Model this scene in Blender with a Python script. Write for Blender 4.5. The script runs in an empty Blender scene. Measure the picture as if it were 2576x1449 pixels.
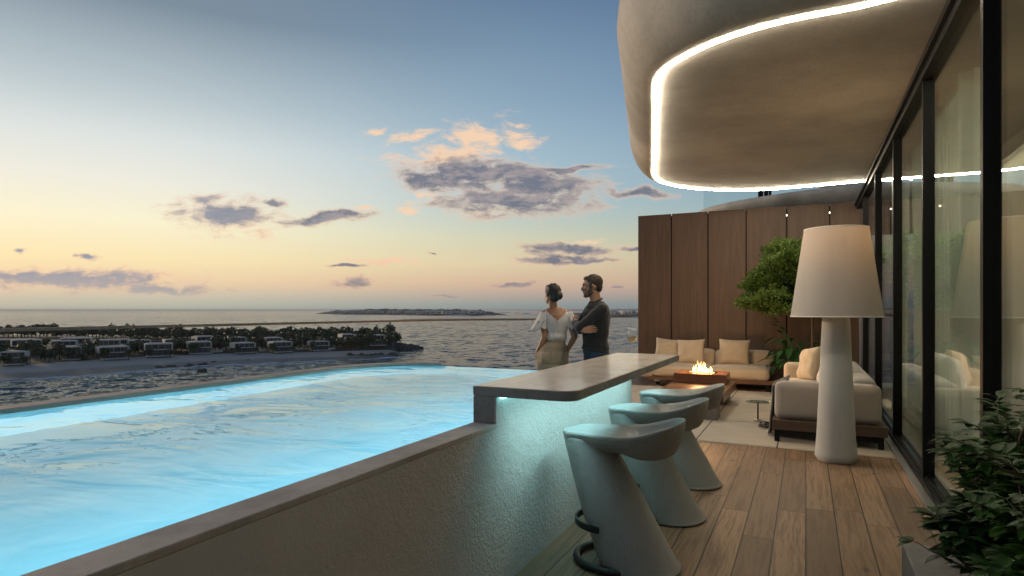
import bpy, bmesh, math, random
from math import sin, cos, pi, radians, sqrt, exp
from mathutils import Vector, Matrix, Euler, noise as mnoise
S = bpy.context.scene
COL = S.collection
# ------------------------------------------------------------------ camera
YAW = radians(25.71)
FPX = 1535.0                       # focal length in pixels of a 2576 px wide picture
cd = bpy.data.cameras.new("camera"); cam = bpy.data.objects.new("camera", cd); COL.objects.link(cam)
cam.location = (0, 0, 1.5); cam.rotation_euler = (radians(90), 0, YAW)
cd.sensor_width = 36; cd.lens = 36*FPX/2576; cd.shift_y = 54.5/2576
cd.clip_start = .05; cd.clip_end = 60000
S.camera = cam
S.view_settings.view_transform = 'Standard'; S.view_settings.look = 'None'
S.view_settings.exposure = 0; S.view_settings.gamma = 1
S.render.engine = 'CYCLES'
cy = S.cycles
cy.use_denoising = True
try: cy.denoiser = 'OPENIMAGEDENOISE'
except Exception: pass
cy.max_bounces = 8; cy.diffuse_bounces = 4; cy.glossy_bounces = 4; cy.transmission_bounces = 6; cy.transparent_max_bounces = 12
cy.caustics_reflective = False; cy.caustics_refractive = False
cy.sample_clamp_indirect = 4; cy.blur_glossy = .5
RT = Vector((cos(YAW), sin(YAW), 0)); FW = Vector((-sin(YAW), cos(YAW), 0))
def U(px, py, z):                  # ground position of the point seen at (px, py) when it lies at height z
    d = FPX*(1.5-z)/(py-779.0)
    p = RT*((px-1288)/FPX*d) + FW*d
    return Vector((p.x, p.y, z))
def UD(px, d, z=0):
    p = RT*((px-1288)/FPX*d) + FW*d
    return Vector((p.x, p.y, z))
def lin(c):
    return tuple(((v/255)/12.92 if v/255 <= .04045 else ((v/255+.055)/1.055)**2.4) for v in c)
# ------------------------------------------------------------------ node helper
class NT:
    def __init__(s, tree): s.t = tree; s.n = tree.nodes; s.l = tree.links
    def new(s, typ, **kw):
        n = s.n.new(typ)
        for k, v in kw.items():
            if k == 'ins':
                for i, x in v.items(): s.set(n, i, x)
            else: setattr(n, k, v)
        return n
    def set(s, n, i, x):
        sock = n.inputs[i]
        if isinstance(x, bpy.types.NodeSocket): s.l.new(x, sock)
        elif isinstance(x, bpy.types.Node): s.l.new(x.outputs[0], sock)
        else:
            if sock.type == 'RGBA' and len(x) == 3: x = (*x, 1)
            sock.default_value = x
    def m(s, op, a, b=None, c=None, clamp=False):
        n = s.n.new('ShaderNodeMath'); n.operation = op; n.use_clamp = clamp
        for i, x in enumerate((a, b, c)):
            if x is not None: s.set(n, i, x)
        return n.outputs[0]
    def vm(s, op, a, b=None):
        n = s.n.new('ShaderNodeVectorMath'); n.operation = op
        s.set(n, 0, a)
        if b is not None: s.set(n, 1, b)
        return n.outputs['Value'] if op in ('DOT_PRODUCT', 'LENGTH') else n.outputs[0]
    def mix(s, f, a, b, blend='MIX'):
        n = s.n.new('ShaderNodeMix'); n.data_type = 'RGBA'; n.blend_type = blend; n.clamp_factor = True
        s.set(n, 0, f); s.set(n, 6, a); s.set(n, 7, b); return n.outputs[2]
    def ramp(s, f, pts, interp='LINEAR'):
        n = s.n.new('ShaderNodeValToRGB'); s.set(n, 0, f); cr = n.color_ramp; cr.interpolation = interp
        while len(cr.elements) < len(pts): cr.elements.new(.5)
        for e, (p, c) in zip(cr.elements, pts):
            e.position = p; e.color = (*c, 1) if isinstance(c, tuple) else (c, c, c, 1)
        return n.outputs[0]
    def sm(s, x, a, b):            # smoothstep
        n = s.n.new('ShaderNodeMapRange'); n.interpolation_type = 'SMOOTHSTEP'
        s.set(n, 0, x); s.set(n, 1, a); s.set(n, 2, b); return n.outputs[0]
    def noise(s, vec, scale, detail=3, rough=.5, dist=0, dim='3D'):
        n = s.n.new('ShaderNodeTexNoise'); n.noise_dimensions = dim
        if vec is not None: s.set(n, 'Vector', vec)
        n.inputs['Scale'].default_value = scale; n.inputs['Detail'].default_value = detail
        n.inputs['Roughness'].default_value = rough; n.inputs['Distortion'].default_value = dist
        return n.outputs[0]
    def mapping(s, vec, scale=(1, 1, 1), rot=(0, 0, 0), loc=(0, 0, 0)):
        n = s.n.new('ShaderNodeMapping'); s.set(n, 0, vec)
        n.inputs['Scale'].default_value = scale; n.inputs['Rotation'].default_value = rot; n.inputs['Location'].default_value = loc
        return n.outputs[0]
    def bump(s, h, strength=.3, dist=.01, normal=None):
        n = s.n.new('ShaderNodeBump'); s.set(n, 'Height', h)
        n.inputs['Strength'].default_value = strength; n.inputs['Distance'].default_value = dist
        if normal is not None: s.set(n, 'Normal', normal)
        return n.outputs[0]
# ------------------------------------------------------------------ world: evening sky with clouds, all by direction
SUN_AZ = radians(-52)              # left of the view direction
W = bpy.data.worlds.new("World"); S.world = W; W.use_nodes = True
t = NT(W.node_tree); t.n.clear()
dirv = t.new('ShaderNodeTexCoord').outputs['Generated']
lat = t.vm('DOT_PRODUCT', dirv, tuple(RT)); fwd = t.vm('DOT_PRODUCT', dirv, tuple(FW)); zz = t.vm('DOT_PRODUCT', dirv, (0, 0, 1))
hyp = t.m('SQRT', t.m('ADD', t.m('MULTIPLY', lat, lat), t.m('MULTIPLY', fwd, fwd)))
el = t.m('DIVIDE', zz, t.m('MAXIMUM', hyp, .001))
az = t.m('ARCTAN2', lat, fwd)
elp = t.m('MULTIPLY', t.m('MAXIMUM', el, 0), .5)
def E(y, k): return max(0, min(1, (779-y)/1535*k*.5))
kl, kc, kr = .80, 1.0, .97
left = t.ramp(elp, [(0, lin((178,182,168))), (E(752,kl), lin((196,194,176))), (E(700,kl), lin((242,214,176))), (E(640,kl), lin((253,233,184))), (E(540,kl), lin((253,245,212))),
                    (E(430,kl), lin((241,239,227))), (E(320,kl), lin((224,230,228))), (E(200,kl), lin((192,205,210))), (E(90,kl), lin((168,183,192))), (E(-60,kl), lin((126,143,158))), (1, lin((60,82,115)))])
cent = t.ramp(elp, [(0, lin((138,150,150))), (E(764,kc), lin((150,158,154))), (E(742,kc), lin((184,168,156))), (E(712,kc), lin((214,184,158))), (E(660,kc), lin((224,208,172))), (E(600,kc), lin((210,210,184))),
                    (E(520,kc), lin((180,201,204))), (E(400,kc), lin((166,192,206))), (E(250,kc), lin((140,168,190))), (E(0,kc), lin((104,131,161))), (1, lin((52,74,108)))])
right = t.ramp(elp, [(0, lin((110,128,136))), (E(760,kr), lin((122,136,142))), (E(735,kr), lin((168,152,146))), (E(700,kr), lin((190,166,148))), (E(640,kr), lin((192,186,160))), (E(560,kr), lin((158,178,178))),
                    (E(460,kr), lin((138,166,184))), (E(300,kr), lin((118,147,177))), (E(100,kr), lin((94,122,158))), (E(-100,kr), lin((72,98,138))), (1, lin((44,64,100)))])
grad = t.mix(t.sm(az, -.58, .10), left, cent)
grad = t.mix(t.sm(az, -.05, .55), grad, right)
grad = t.mix(t.sm(az, -1.2, -2.6), grad, t.mix(.55, grad, lin((60,72,98))))
sky = t.new('ShaderNodeTexSky', sky_type='NISHITA', sun_disc=False, sun_elevation=radians(3.5), sun_rotation=-YAW + SUN_AZ, altitude=30, air_density=1.2, dust_density=1.5, ozone_density=1.5)
skys = t.mix(1.0, sky.outputs[0], (.10, .10, .10), 'MULTIPLY')
grad = t.mix(.04, grad, skys)
# clouds: (px centre x, y, half width, half height, tilt, kind)  kind 0 lit wisps, 1 dark bellies
fw_ = t.m('MAXIMUM', fwd, .05)
cx = t.m('MULTIPLY_ADD', t.m('DIVIDE', lat, fw_), FPX/1000, 1.288)       # picture-plane style tangent coordinates of the view sector (units of 1000)
cyv = t.m('MULTIPLY_ADD', t.m('DIVIDE', zz, fw_), -FPX/1000, .779)
pv = t.new('ShaderNodeCombineXYZ', ins={0: cx, 1: cyv}).outputs[0]
wv = t.new('ShaderNodeTexNoise', noise_dimensions='2D'); t.set(wv, 'Vector', pv); wv.inputs['Scale'].default_value = 9; wv.inputs['Detail'].default_value = 4
wob = t.vm('MULTIPLY', t.vm('SUBTRACT', wv.outputs[1], (.5, .5, .5)), (.10, .045, 0))
pw = t.vm('ADD', pv, wob)
CL = [(1195,438,235,42,.03,1),(1345,462,215,38,.10,1),(1250,500,130,20,-.02,1),(1300,512,235,32,.02,1),(1090,450,130,26,.22,1),(1595,485,110,13,.05,1),(1440,425,110,9,-.05,1),
      (1130,390,180,28,-.15,0),(1050,345,90,14,-.25,0),(1190,340,110,32,-.1,0),(1235,345,45,30,-.6,0),(1300,350,60,22,.2,0),(945,325,34,8,-.25,0),(1315,315,26,8,0,0),(1085,495,45,16,-.3,0),(1250,530,120,12,0,0),(1045,535,48,12,-.1,0),
      (570,541,150,44,.05,1),(600,567,110,24,.1,0),(690,513,44,9,.05,1),(800,548,130,15,-.03,1),(870,541,80,13,.02,1),(905,523,34,6,0,0),
      (1420,628,150,17,.04,1),(1395,652,120,13,0,1),(1480,660,120,8,0,1),(1450,610,90,6,-.12,0),(1590,628,50,7,-.08,1),(960,658,100,7,.02,0),(870,670,80,5,.04,1),(885,717,62,13,-.06,1),(1295,715,56,7,-.12,1),(1080,632,26,4,0,1),
      (65,630,26,7,0,1),(215,643,48,7,.05,1),(170,704,330,26,.01,1),(420,694,90,7,.03,0),(60,692,120,12,0,1),(420,730,160,10,.02,1),(250,722,130,6,0,0),(1570,720,30,4,0,1),(1120,742,60,3,0,1)]
dark = lit = None
for (x, y, a, b, tl, k) in CL:
    a = a/1000*1.35; b = b/1000*1.75
    mp = t.new('ShaderNodeMapping', vector_type='TEXTURE'); t.set(mp, 0, pw)
    mp.inputs['Location'].default_value = (x/1000, y/1000, 0); mp.inputs['Rotation'].default_value = (0, 0, tl); mp.inputs['Scale'].default_value = (a, b, 1)
    r = t.m('SUBTRACT', 1.0, t.vm('LENGTH', mp.outputs[0]))
    if k: dark = r if dark is None else t.m('MAXIMUM', dark, r)
    else: lit = r if lit is None else t.m('MAXIMUM', lit, r)
allm_ = t.m('MAXIMUM', dark, t.m('SUBTRACT', lit, .05))
def cden(off):
    q = t.mapping(pv, (1, 2.6, 1), loc=off)
    n1 = t.noise(q, 13, 9, .66, .35, '2D'); n2 = t.noise(q, 34, 5, .6, .2, '2D')
    return t.m('ADD', t.m('MULTIPLY', n1, 2.3), t.m('MULTIPLY', n2, .6))
d0 = cden((0, 0, 0)); d1 = cden((.02, .045, 0))
dens = t.m('MAXIMUM', t.m('ADD', t.m('MULTIPLY', dark, 1.9), t.m('SUBTRACT', d0, 1.86)), t.m('ADD', t.m('MULTIPLY', lit, 1.3), t.m('SUBTRACT', t.m('MULTIPLY', d0, 1.35), 2.28)))
alpha = t.sm(dens, -.15, 1.0)
thick = t.sm(t.m('ADD', t.m('MULTIPLY', dark, 1.9), t.m('SUBTRACT', d0, 1.95)), .1, 1.0)
edge = t.sm(t.m('SUBTRACT', d0, d1), -.25, .6)
body = t.mix(edge, lin((110,114,130)), lin((162,150,152)))
ctint = t.mix(t.sm(cyv, .62, .72), lin((250,212,178)), lin((236,188,164)))
body = t.mix(t.sm(cx, 1.0, .3), body, lin((146,150,166)))
litn = t.sm(t.m('SUBTRACT', lit, dark), -.25, .15)
ccol = t.mix(thick, t.mix(litn, t.mix(.22, ctint, body), ctint), body)
ccol = t.mix(t.sm(cyv, .66, .76), ccol, t.mix(.38, ccol, grad))
vis = t.m('MULTIPLY', t.m('MULTIPLY', alpha, t.sm(fwd, .25, .45)), t.sm(el, .004, .03))
out = t.mix(t.m('MULTIPLY', vis, .92), grad, ccol)
bg = t.new('ShaderNodeBackground', ins={0: out, 1: 1.0})
wo = t.new('ShaderNodeOutputWorld', ins={0: bg})
W.cycles.sampling_method = 'MANUAL'; W.cycles.sample_map_resolution = 512
# low warm sun far to the left
sd = bpy.data.lights.new("sun", 'SUN'); so = bpy.data.objects.new("sun", sd); COL.objects.link(so)
sd.energy = 1.7; sd.angle = radians(6); sd.color = (1, .74, .50)
sdir = (RT*sin(SUN_AZ) + FW*cos(SUN_AZ))*cos(radians(9)) + Vector((0, 0, sin(radians(9))))
so.rotation_euler = sdir.to_track_quat('Z', 'Y').to_euler()
# ------------------------------------------------------------------ materials
MATS = {}
def mat(name, col=(.5, .5, .5), rough=.6, metal=0, **kw):
    if name in MATS: return MATS[name]
    m = bpy.data.materials.new(name); m.use_nodes = True; MATS[name] = m
    t = NT(m.node_tree); b = m.node_tree.nodes['Principled BSDF']
    b.inputs['Base Color'].default_value = (*col, 1); b.inputs['Roughness'].default_value = rough; b.inputs['Metallic'].default_value = metal
    tc = t.new('ShaderNodeTexCoord').outputs['Object']
    if 'coord' in kw and kw['coord'] == 'world':
        tc = t.new('ShaderNodeNewGeometry').outputs['Position']
    if 'grain' in kw:              # (scale, variation, bump)
        sc, va, bp = kw['grain'][:3]; st = kw['grain'][3] if len(kw['grain']) > 3 else (1, 1, 1)
        q = t.mapping(tc, st)
        n1 = t.noise(q, sc, 6, .6)
        if va: t.set(b, 'Base Color', t.mix(n1, tuple(v*(1-va) for v in col), tuple(min(1, v*(1+va)) for v in col)))
        if bp: t.set(b, 'Normal', t.bump(n1, kw.get('bs', .4), bp))
    for k, v in kw.get('set', {}).items(): b.inputs[k].default_value = v
    m['b'] = 0
    return m
def emis(name, col, st):
    m = bpy.data.materials.new(name); m.use_nodes = True; t = NT(m.node_tree); t.n.clear()
    e = t.new('ShaderNodeEmission', ins={0: col, 1: st}); t.new('ShaderNodeOutputMaterial', ins={0: e}); return m
def PM(name):                      # custom material start
    m = bpy.data.materials.new(name); m.use_nodes = True; t = NT(m.node_tree); b = m.node_tree.nodes['Principled BSDF']
    return m, t, b
# concrete
def concrete(name, c, pits=.5, bumpd=.004, coord='Object', vscale=1):
    m, t, b = PM(name); tc = t.new('ShaderNodeTexCoord').outputs[coord]
    n = t.noise(tc, 2.2*vscale, 6, .65); n2 = t.noise(tc, 26, 4, .7); n3 = t.noise(tc, 120, 2, .5)
    col = t.mix(t.sm(n, .3, .72), tuple(v*.70 for v in c), tuple(min(1, v*1.22) for v in c))
    col = t.mix(t.m('MULTIPLY', t.sm(n2, .45, .75), .35), col, tuple(v*.62 for v in c))
    vo = t.new('ShaderNodeTexVoronoi', feature='F1'); t.set(vo, 'Vector', tc); vo.inputs['Scale'].default_value = 34
    pit = t.m('MULTIPLY', t.m('LESS_THAN', vo.outputs[0], .13), t.m('GREATER_THAN', t.noise(tc, 5, 2), .5))
    col = t.mix(t.m('MULTIPLY', pit, pits), col, tuple(v*.25 for v in c))
    t.set(b, 'Base Color', col); b.inputs['Roughness'].default_value = .72
    h = t.m('SUBTRACT', t.m('ADD', t.m('MULTIPLY', n2, .6), t.m('MULTIPLY', n3, .25)), t.m('MULTIPLY', pit, pits*2))
    t.set(b, 'Normal', t.bump(h, .5, bumpd))
    return m
M_conc = concrete('concrete_coping', (.42, .375, .33), .2)
M_leg = concrete('concrete_bar', (.26, .26, .255), .9)
M_table = concrete('concrete_table', (.2, .18, .165), .9)
M_planter = concrete('concrete_planter', (.21, .195, .17), .9)
M_canopy = concrete('canopy_plaster', (.62, .58, .52), 0, .008, vscale=.3)  # fascia plaster, sunset light lifted into its pale colour
M_soffit = concrete('soffit_plaster', (.30, .285, .262), 0, .008, vscale=.3)  # same plaster, colour darkened to offset the light of the edge strip
M_slab = concrete('slab_plaster', (.48, .46, .43), 0, .006, vscale=.6)
# bar wall: rough plaster
m, t, b = PM('rough_plaster'); tc = t.new('ShaderNodeTexCoord').outputs['Object']
n1 = t.noise(tc, 48, 5, .65, .6); n2 = t.noise(tc, 14, 4, .6); n3 = t.noise(tc, 2.5, 4, .6)
t.set(b, 'Base Color', t.mix(n3, (.44, .405, .38), (.58, .545, .51))); b.inputs['Roughness'].default_value = .8
sy = t.new('ShaderNodeSeparateXYZ'); t.set(sy, 0, tc)
t.set(b, 'Normal', t.bump(t.m('MULTIPLY', t.m('ADD', n1, n2), t.m('MULTIPLY_ADD', t.sm(sy.outputs[1], .8, 2.9), .9, .06)), .9, .011)); M_plaster = m
# counter stone: travertine-like
m, t, b = PM('counter_stone'); tc = t.new('ShaderNodeTexCoord').outputs['Object']
n = t.noise(t.mapping(tc, (14, 1.2, 14)), 2.4, 7, .6, .3); n2 = t.noise(tc, 3, 4, .6)
c = t.mix(n, (.72, .62, .50), (.86, .78, .67)); c = t.mix(t.m('MULTIPLY', t.sm(n2, .45, .7), .4), c, (.42, .35, .28))
t.set(b, 'Base Color', c); t.set(b, 'Roughness', t.m('MULTIPLY_ADD', n, .16, .10)); b.inputs['IOR'].default_value = 1.6; t.set(b, 'Normal', t.bump(n, .10, .0015)); M_counter = m
# deck boards
def boards(name, c1, c2, width, length, along='Y', gap=.004, grainb=.0015, rough=.5, rugose=1):
    m, t, b = PM(name); g = t.new('ShaderNodeTexCoord').outputs['Object']
    sp = t.new('ShaderNodeSeparateXYZ'); t.set(sp, 0, g)
    a, w = (sp.outputs[1], sp.outputs[0]) if along == 'Y' else (sp.outputs[0], sp.outputs[1])
    row = t.m('FLOOR', t.m('DIVIDE', w, width))
    wn = t.new('ShaderNodeTexWhiteNoise', noise_dimensions='1D'); t.set(wn, 'W', row)
    al = t.m('ADD', t.m('DIVIDE', a, length), t.m('MULTIPLY', wn.outputs[0], 7.0))
    seg = t.m('FLOOR', al)
    wn2 = t.new('ShaderNodeTexWhiteNoise', noise_dimensions='2D'); t.set(wn2, 'Vector', t.new('ShaderNodeCombineXYZ', ins={0: row, 1: seg}))
    rnd = wn2.outputs[0]; rc = wn2.outputs[1]
    fw = t.m('FRACT', t.m('DIVIDE', w, width)); fa = t.m('FRACT', al)
    gw = gap/width; ga = gap/length
    inb = t.m('MULTIPLY', t.m('MULTIPLY', t.m('GREATER_THAN', fw, gw), t.m('LESS_THAN', fw, 1-gw)), t.m('GREATER_THAN', fa, ga*1.4))
    off = t.vm('MULTIPLY', rc, (37, 37, 37))
    q = t.new('ShaderNodeCombineXYZ', ins={0: t.m('MULTIPLY', w, 1.0), 1: t.m('MULTIPLY', a, .05)}).outputs[0]
    q = t.vm('ADD', q, off)
    warp = t.noise(t.new('ShaderNodeCombineXYZ', ins={0: t.m('MULTIPLY', w, 3), 1: t.m('MULTIPLY', a, 1.2), 2: rnd}).outputs[0], 1.6, 2)
    ring = t.noise(t.vm('ADD', q, t.new('ShaderNodeCombineXYZ', ins={0: t.m('MULTIPLY', warp, .06)}).outputs[0]), 38, 4, .65, .4)
    fine = t.noise(q, 190, 3, .6)
    tone = t.mix(rnd, c1, c2)
    tone = t.mix(t.m('MULTIPLY', t.sm(ring, .42, .64), .66), tone, tuple(v*.58 for v in c1))
    tone = t.mix(t.m('MULTIPLY', t.sm(fine, .5, .75), .45), tone, tuple(v*.45 for v in c1))
    big = t.noise(g, 1.3, 3); tone = t.mix(t.m('MULTIPLY', big, .4), tone, tuple(v*.8 for v in c2))
    vo = t.new('ShaderNodeTexVoronoi', feature='F1'); t.set(vo, 'Vector', t.new('ShaderNodeCombineXYZ', ins={0: w, 1: t.m('MULTIPLY', a, .6)})); vo.inputs['Scale'].default_value = 2.4
    knot = t.sm(t.m('ADD', vo.outputs[0], t.m('MULTIPLY', warp, .05)), .11, .045)
    tone = t.mix(t.m('MULTIPLY', knot, .75), tone, tuple(v*.22 for v in c1))
    tone = t.mix(inb, tuple(v*.10 for v in c1), tone)
    t.set(b, 'Base Color', tone); t.set(b, 'Roughness', t.m('MULTIPLY_ADD', ring, .25, rough-.1))
    h = t.m('ADD', t.m('MULTIPLY', inb, 1.0), t.m('ADD', t.m('MULTIPLY', ring, -.25*rugose), t.m('MULTIPLY', fine, .18*rugose)))
    t.set(b, 'Normal', t.bump(h, .6, grainb*2))
    return m
M_deck = boards('deck_boards', (.125, .076, .042), (.35, .222, .130), .19, 1.75)
M_room = boards('room_boards', (.38, .33, .24), (.46, .40, .30), .9, .9, gap=.003, rugose=.2)
def wood(name, c, scale=1.0, axis=2, rough=.5):
    m, t, b = PM(name); tc = t.new('ShaderNodeTexCoord').outputs['Object']
    oi = t.new('ShaderNodeObjectInfo').outputs['Random']
    st = [7, 7, 7]; st[axis] = .45
    q = t.vm('ADD', t.mapping(tc, tuple(st)), t.vm('MULTIPLY', t.new('ShaderNodeCombineXYZ', ins={0: oi, 1: oi, 2: oi}).outputs[0], (31, 17, 23)))
    n = t.noise(q, 1.3*scale, 5, .6, 1.3); n2 = t.noise(q, 9*scale, 3, .6); n3 = t.noise(tc, .9, 3)
    col = t.mix(t.sm(n, .35, .7), tuple(v*.78 for v in c), tuple(v*1.14 for v in c))
    col = t.mix(t.m('MULTIPLY', t.sm(n2, .45, .75), .5), col, tuple(v*.6 for v in c))
    col = t.mix(t.m('MULTIPLY', oi, .25), col, tuple(v*1.25 for v in c))
    t.set(b, 'Base Color', col); b.inputs['Roughness'].default_value = rough
    t.set(b, 'Normal', t.bump(n2, .25, .002)); return m
M_wwall = wood('walnut_panel', (.150, .084, .048)); M_walnut = wood('walnut', (.15, .078, .045), axis=0, rough=.35); M_walnut_y = wood('walnut_long', (.16, .088, .052), axis=1, rough=.35)
M_dwood = wood('dark_wood', (.085, .055, .04), axis=0, rough=.4)
def fabric(name, c, weave=300, wr=2.0, rough=.9, dist=.004):
    m, t, b = PM(name); tc = t.new('ShaderNodeTexCoord').outputs['Object']
    n = t.noise(tc, wr*2.4, 4, .6, .6); w = t.noise(tc, weave, 2, .5)
    t.set(b, 'Base Color', t.mix(n, tuple(v*.86 for v in c), tuple(min(1, v*1.08) for v in c))); b.inputs['Roughness'].default_value = rough
    b.inputs['Sheen Weight'].default_value = .25
    t.set(b, 'Normal', t.bump(t.m('ADD', t.m('MULTIPLY', n, 1.0), t.m('MULTIPLY', w, .06)), .5, dist*3)); return m
M_sofa = fabric('sofa_fabric', (.52, .43, .32)); M_pillow = fabric('pillow_fabric', (.55, .44, .31), 300, 4); M_graysofa = fabric('grey_sofa_fabric', (.34, .305, .275))
M_wpillow = fabric('white_pillow_fabric', (.6, .57, .5), 300, 4)
m, t, b = PM('leather'); tc = t.new('ShaderNodeTexCoord').outputs['Object']
n = t.noise(t.mapping(tc, (1, 1, .55), rot=(0, .4, 0)), 8, 6, .62, 2.2); v = t.new('ShaderNodeTexVoronoi', feature='DISTANCE_TO_EDGE'); t.set(v, 'Vector', t.vm('ADD', tc, t.vm('MULTIPLY', t.new('ShaderNodeCombineXYZ', ins={0: n, 1: n, 2: n}).outputs[0], (.1, .1, .1)))); v.inputs['Scale'].default_value = 9
cr = t.sm(v.outputs[0], 0, .05); f = t.noise(tc, 260, 2)
t.set(b, 'Base Color', t.mix(n, (.25, .25, .243), (.34, .338, .325))); t.set(b, 'Roughness', t.m('MULTIPLY_ADD', f, .25, .28))
t.set(b, 'Normal', t.bump(t.m('ADD', t.m('ADD', t.m('MULTIPLY', cr, .025), t.m('MULTIPLY', n, .9)), t.m('MULTIPLY', f, .08)), .6, .016)); M_leather = m
M_black = mat('black_metal', (.012, .012, .013), .38, .6, grain=(60, .1, .0005))
M_frame = mat('dark_frame', (.006, .0065, .0075), .5, .0, grain=(40, .15, .0004), set={'Specular IOR Level': .15})
M_steel = mat('brushed_steel', (.45, .44, .42), .35, .9, grain=(30, .1, .0004, (1, 20, 1)))
M_rubber = mat('rubber', (.012, .012, .012), .45, grain=(50, .2, .001))
M_white = mat('white_trim', (.72, .71, .68), .5, grain=(20, .04, .0006))
M_roomwall = mat('room_wall', (.24, .215, .165), .8, grain=(6, .06, .001)); M_roomdark = mat('room_column', (.10, .085, .075), .6, grain=(6, .1, .001))
M_soil = mat('soil', (.03, .022, .016), .95, grain=(60, .5, .01))
M_pebble = mat('glass_pebble', (.7, .6, .45), .25, grain=(60, .3, .002))
# lamp fabric: translucent
m, t, b = PM('lamp_fabric'); tc = t.new('ShaderNodeTexCoord').outputs['Object']
w = t.new('ShaderNodeTexWave'); w.wave_type = 'BANDS'; w.bands_direction = 'Z'; t.set(w, 'Vector', tc); w.inputs['Scale'].default_value = 55; w.inputs['Distortion'].default_value = 1.0
n = t.noise(tc, 160, 2)
cc = t.mix(n, (.36, .355, .35), (.45, .445, .435)); t.set(b, 'Base Color', cc); b.inputs['Roughness'].default_value = .85
bn = t.bump(t.m('ADD', n, t.m('MULTIPLY', w.outputs[0], .6)), .3, .002); t.set(b, 'Normal', bn)
tr = t.new('ShaderNodeBsdfTranslucent', ins={0: (.75, .66, .55)}); mx = t.new('ShaderNodeMixShader', ins={0: .28, 1: b.outputs[0], 2: tr.outputs[0]})
t.set(m.node_tree.nodes['Material Output'], 0, mx.outputs[0]); M_lampshade = m
M_lampbody = fabric('lamp_sleeve', (.42, .41, .395), 220, 1.0)
# glass (flat panes that let light through)
def pane(name, tint, ior=1.5, rough=0.0, boost=1.0):
    m = bpy.data.materials.new(name); m.use_nodes = True; t = NT(m.node_tree); t.n.clear()
    bf = t.new('ShaderNodeNewGeometry').outputs['Backfacing']
    fr = t.new('ShaderNodeFresnel', ins={0: t.m('ADD', ior, t.m('MULTIPLY', bf, 1/ior-ior))})
    f = t.m('MULTIPLY', fr.outputs[0], boost, clamp=True)
    mx = t.new('ShaderNodeMixShader', ins={0: f, 1: t.new('ShaderNodeBsdfTransparent', ins={0: tint}), 2: t.new('ShaderNodeBsdfGlossy', ins={0: (1, 1, 1), 1: rough})})
    t.new('ShaderNodeOutputMaterial', ins={0: mx}); return m
M_glass = pane('facade_glass', (.90, .94, .925), 1.5, 0, 1.0)
M_nglass = pane('neighbour_glass', (.88, .92, .93), 1.1, .3, .1)
M_rglass = pane('balustrade_glass', (.96, .97, .965), 1.15, 0, .3)
M_tglass = pane('table_glass', (.75, .88, .84), 1.5)
m, t, b = PM('wine_glass'); b.inputs['Transmission Weight'].default_value = 1; b.inputs['Roughness'].default_value = 0; b.inputs['IOR'].default_value = 1.45; b.inputs['Base Color'].default_value = (1, 1, 1, 1); M_wglass = m
M_wglass = pane('wine_glass_thin', (.97, .98, .98), 1.5, 0, 1.7)
M_wine_unused = None
m, t, b = PM('white_wine'); b.inputs['Transmission Weight'].default_value = .85; b.inputs['Roughness'].default_value = .02; b.inputs['IOR'].default_value = 1.33; M_wine = pane('white_wine_thin', (.90, .66, .22), 1.33, 0, .8)
# sheer curtain
m = bpy.data.materials.new('sheer_curtain'); m.use_nodes = True; t = NT(m.node_tree); t.n.clear()
df = t.new('ShaderNodeBsdfDiffuse', ins={0: (.80, .86, .82)}); tl = t.new('ShaderNodeBsdfTranslucent', ins={0: (.78, .85, .80)})
a1 = t.new('ShaderNodeMixShader', ins={0: .5, 1: df.outputs[0], 2: tl.outputs[0]}); a2 = t.new('ShaderNodeMixShader', ins={0: .93, 1: t.new('ShaderNodeBsdfTransparent').outputs[0], 2: a1.outputs[0]})
t.new('ShaderNodeOutputMaterial', ins={0: a2}); M_curtain = m
# water
m = bpy.data.materials.new('sea_water'); m.use_nodes = True; t = NT(m.node_tree); b = t.n['Principled BSDF']
g = t.new('ShaderNodeNewGeometry').outputs['Position']
dist = t.vm('LENGTH', g)
q = t.mapping(g, (1, 1.0, 1), rot=(0, 0, -.9))
w1 = t.noise(t.mapping(q, (.5, 1.0, 1)), .11, 6, .62, .3); w2 = t.noise(t.mapping(q, (.7, 1.2, 1)), .5, 4, .6, .4); w0 = t.noise(g, .012, 3, .5)
h = t.m('ADD', t.m('MULTIPLY', w1, 4.5), t.m('MULTIPLY', w2, 1.3))

t.set(b, 'Base Color', t.mix(t.sm(t.m('ADD', w1, t.m('MULTIPLY', w2, .5)), .55, .9), (.012, .045, .070), (.055, .13, .155)))  # light and dark of the waves mixed straight into the base colour
t.set(b, 'Roughness', t.m('MULTIPLY_ADD', t.sm(dist, 150, 3000), .04, .13)); b.inputs['IOR'].default_value = 1.33; b.inputs['Specular IOR Level'].default_value = .13

def ncol(vec, sc, det, rg):
    n = t.new('ShaderNodeTexNoise'); t.set(n, 'Vector', vec); n.inputs['Scale'].default_value = sc; n.inputs['Detail'].default_value = det; n.inputs['Roughness'].default_value = rg
    return t.vm('SUBTRACT', n.outputs[1], (.5, .5, .5))
c1_ = t.vm('MULTIPLY', ncol(q, .10, 4, .6), (2.0, 2.0, 0)); c2_ = t.vm('MULTIPLY', ncol(q, .55, 3, .6), (1.0, 1.0, 0)); c3_ = t.vm('MULTIPLY', ncol(g, .012, 3, .5), (.35, .35, 0))
t.set(b, 'Normal', t.vm('NORMALIZE', t.vm('ADD', (0, 0, 1), t.vm('MULTIPLY', t.vm('ADD', c1_, t.vm('ADD', c2_, c3_)), t.new('ShaderNodeCombineXYZ', ins={0: t.m('MULTIPLY_ADD', t.sm(dist, 350, 5000), -.82, 1.0), 1: t.m('MULTIPLY_ADD', t.sm(dist, 350, 5000), -.82, 1.0)}))))); M_sea = m
m = bpy.data.materials.new('pool_water'); m.use_nodes = True; t = NT(m.node_tree); t.n.clear()
g = t.new('ShaderNodeTexCoord').outputs['Object']
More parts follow.
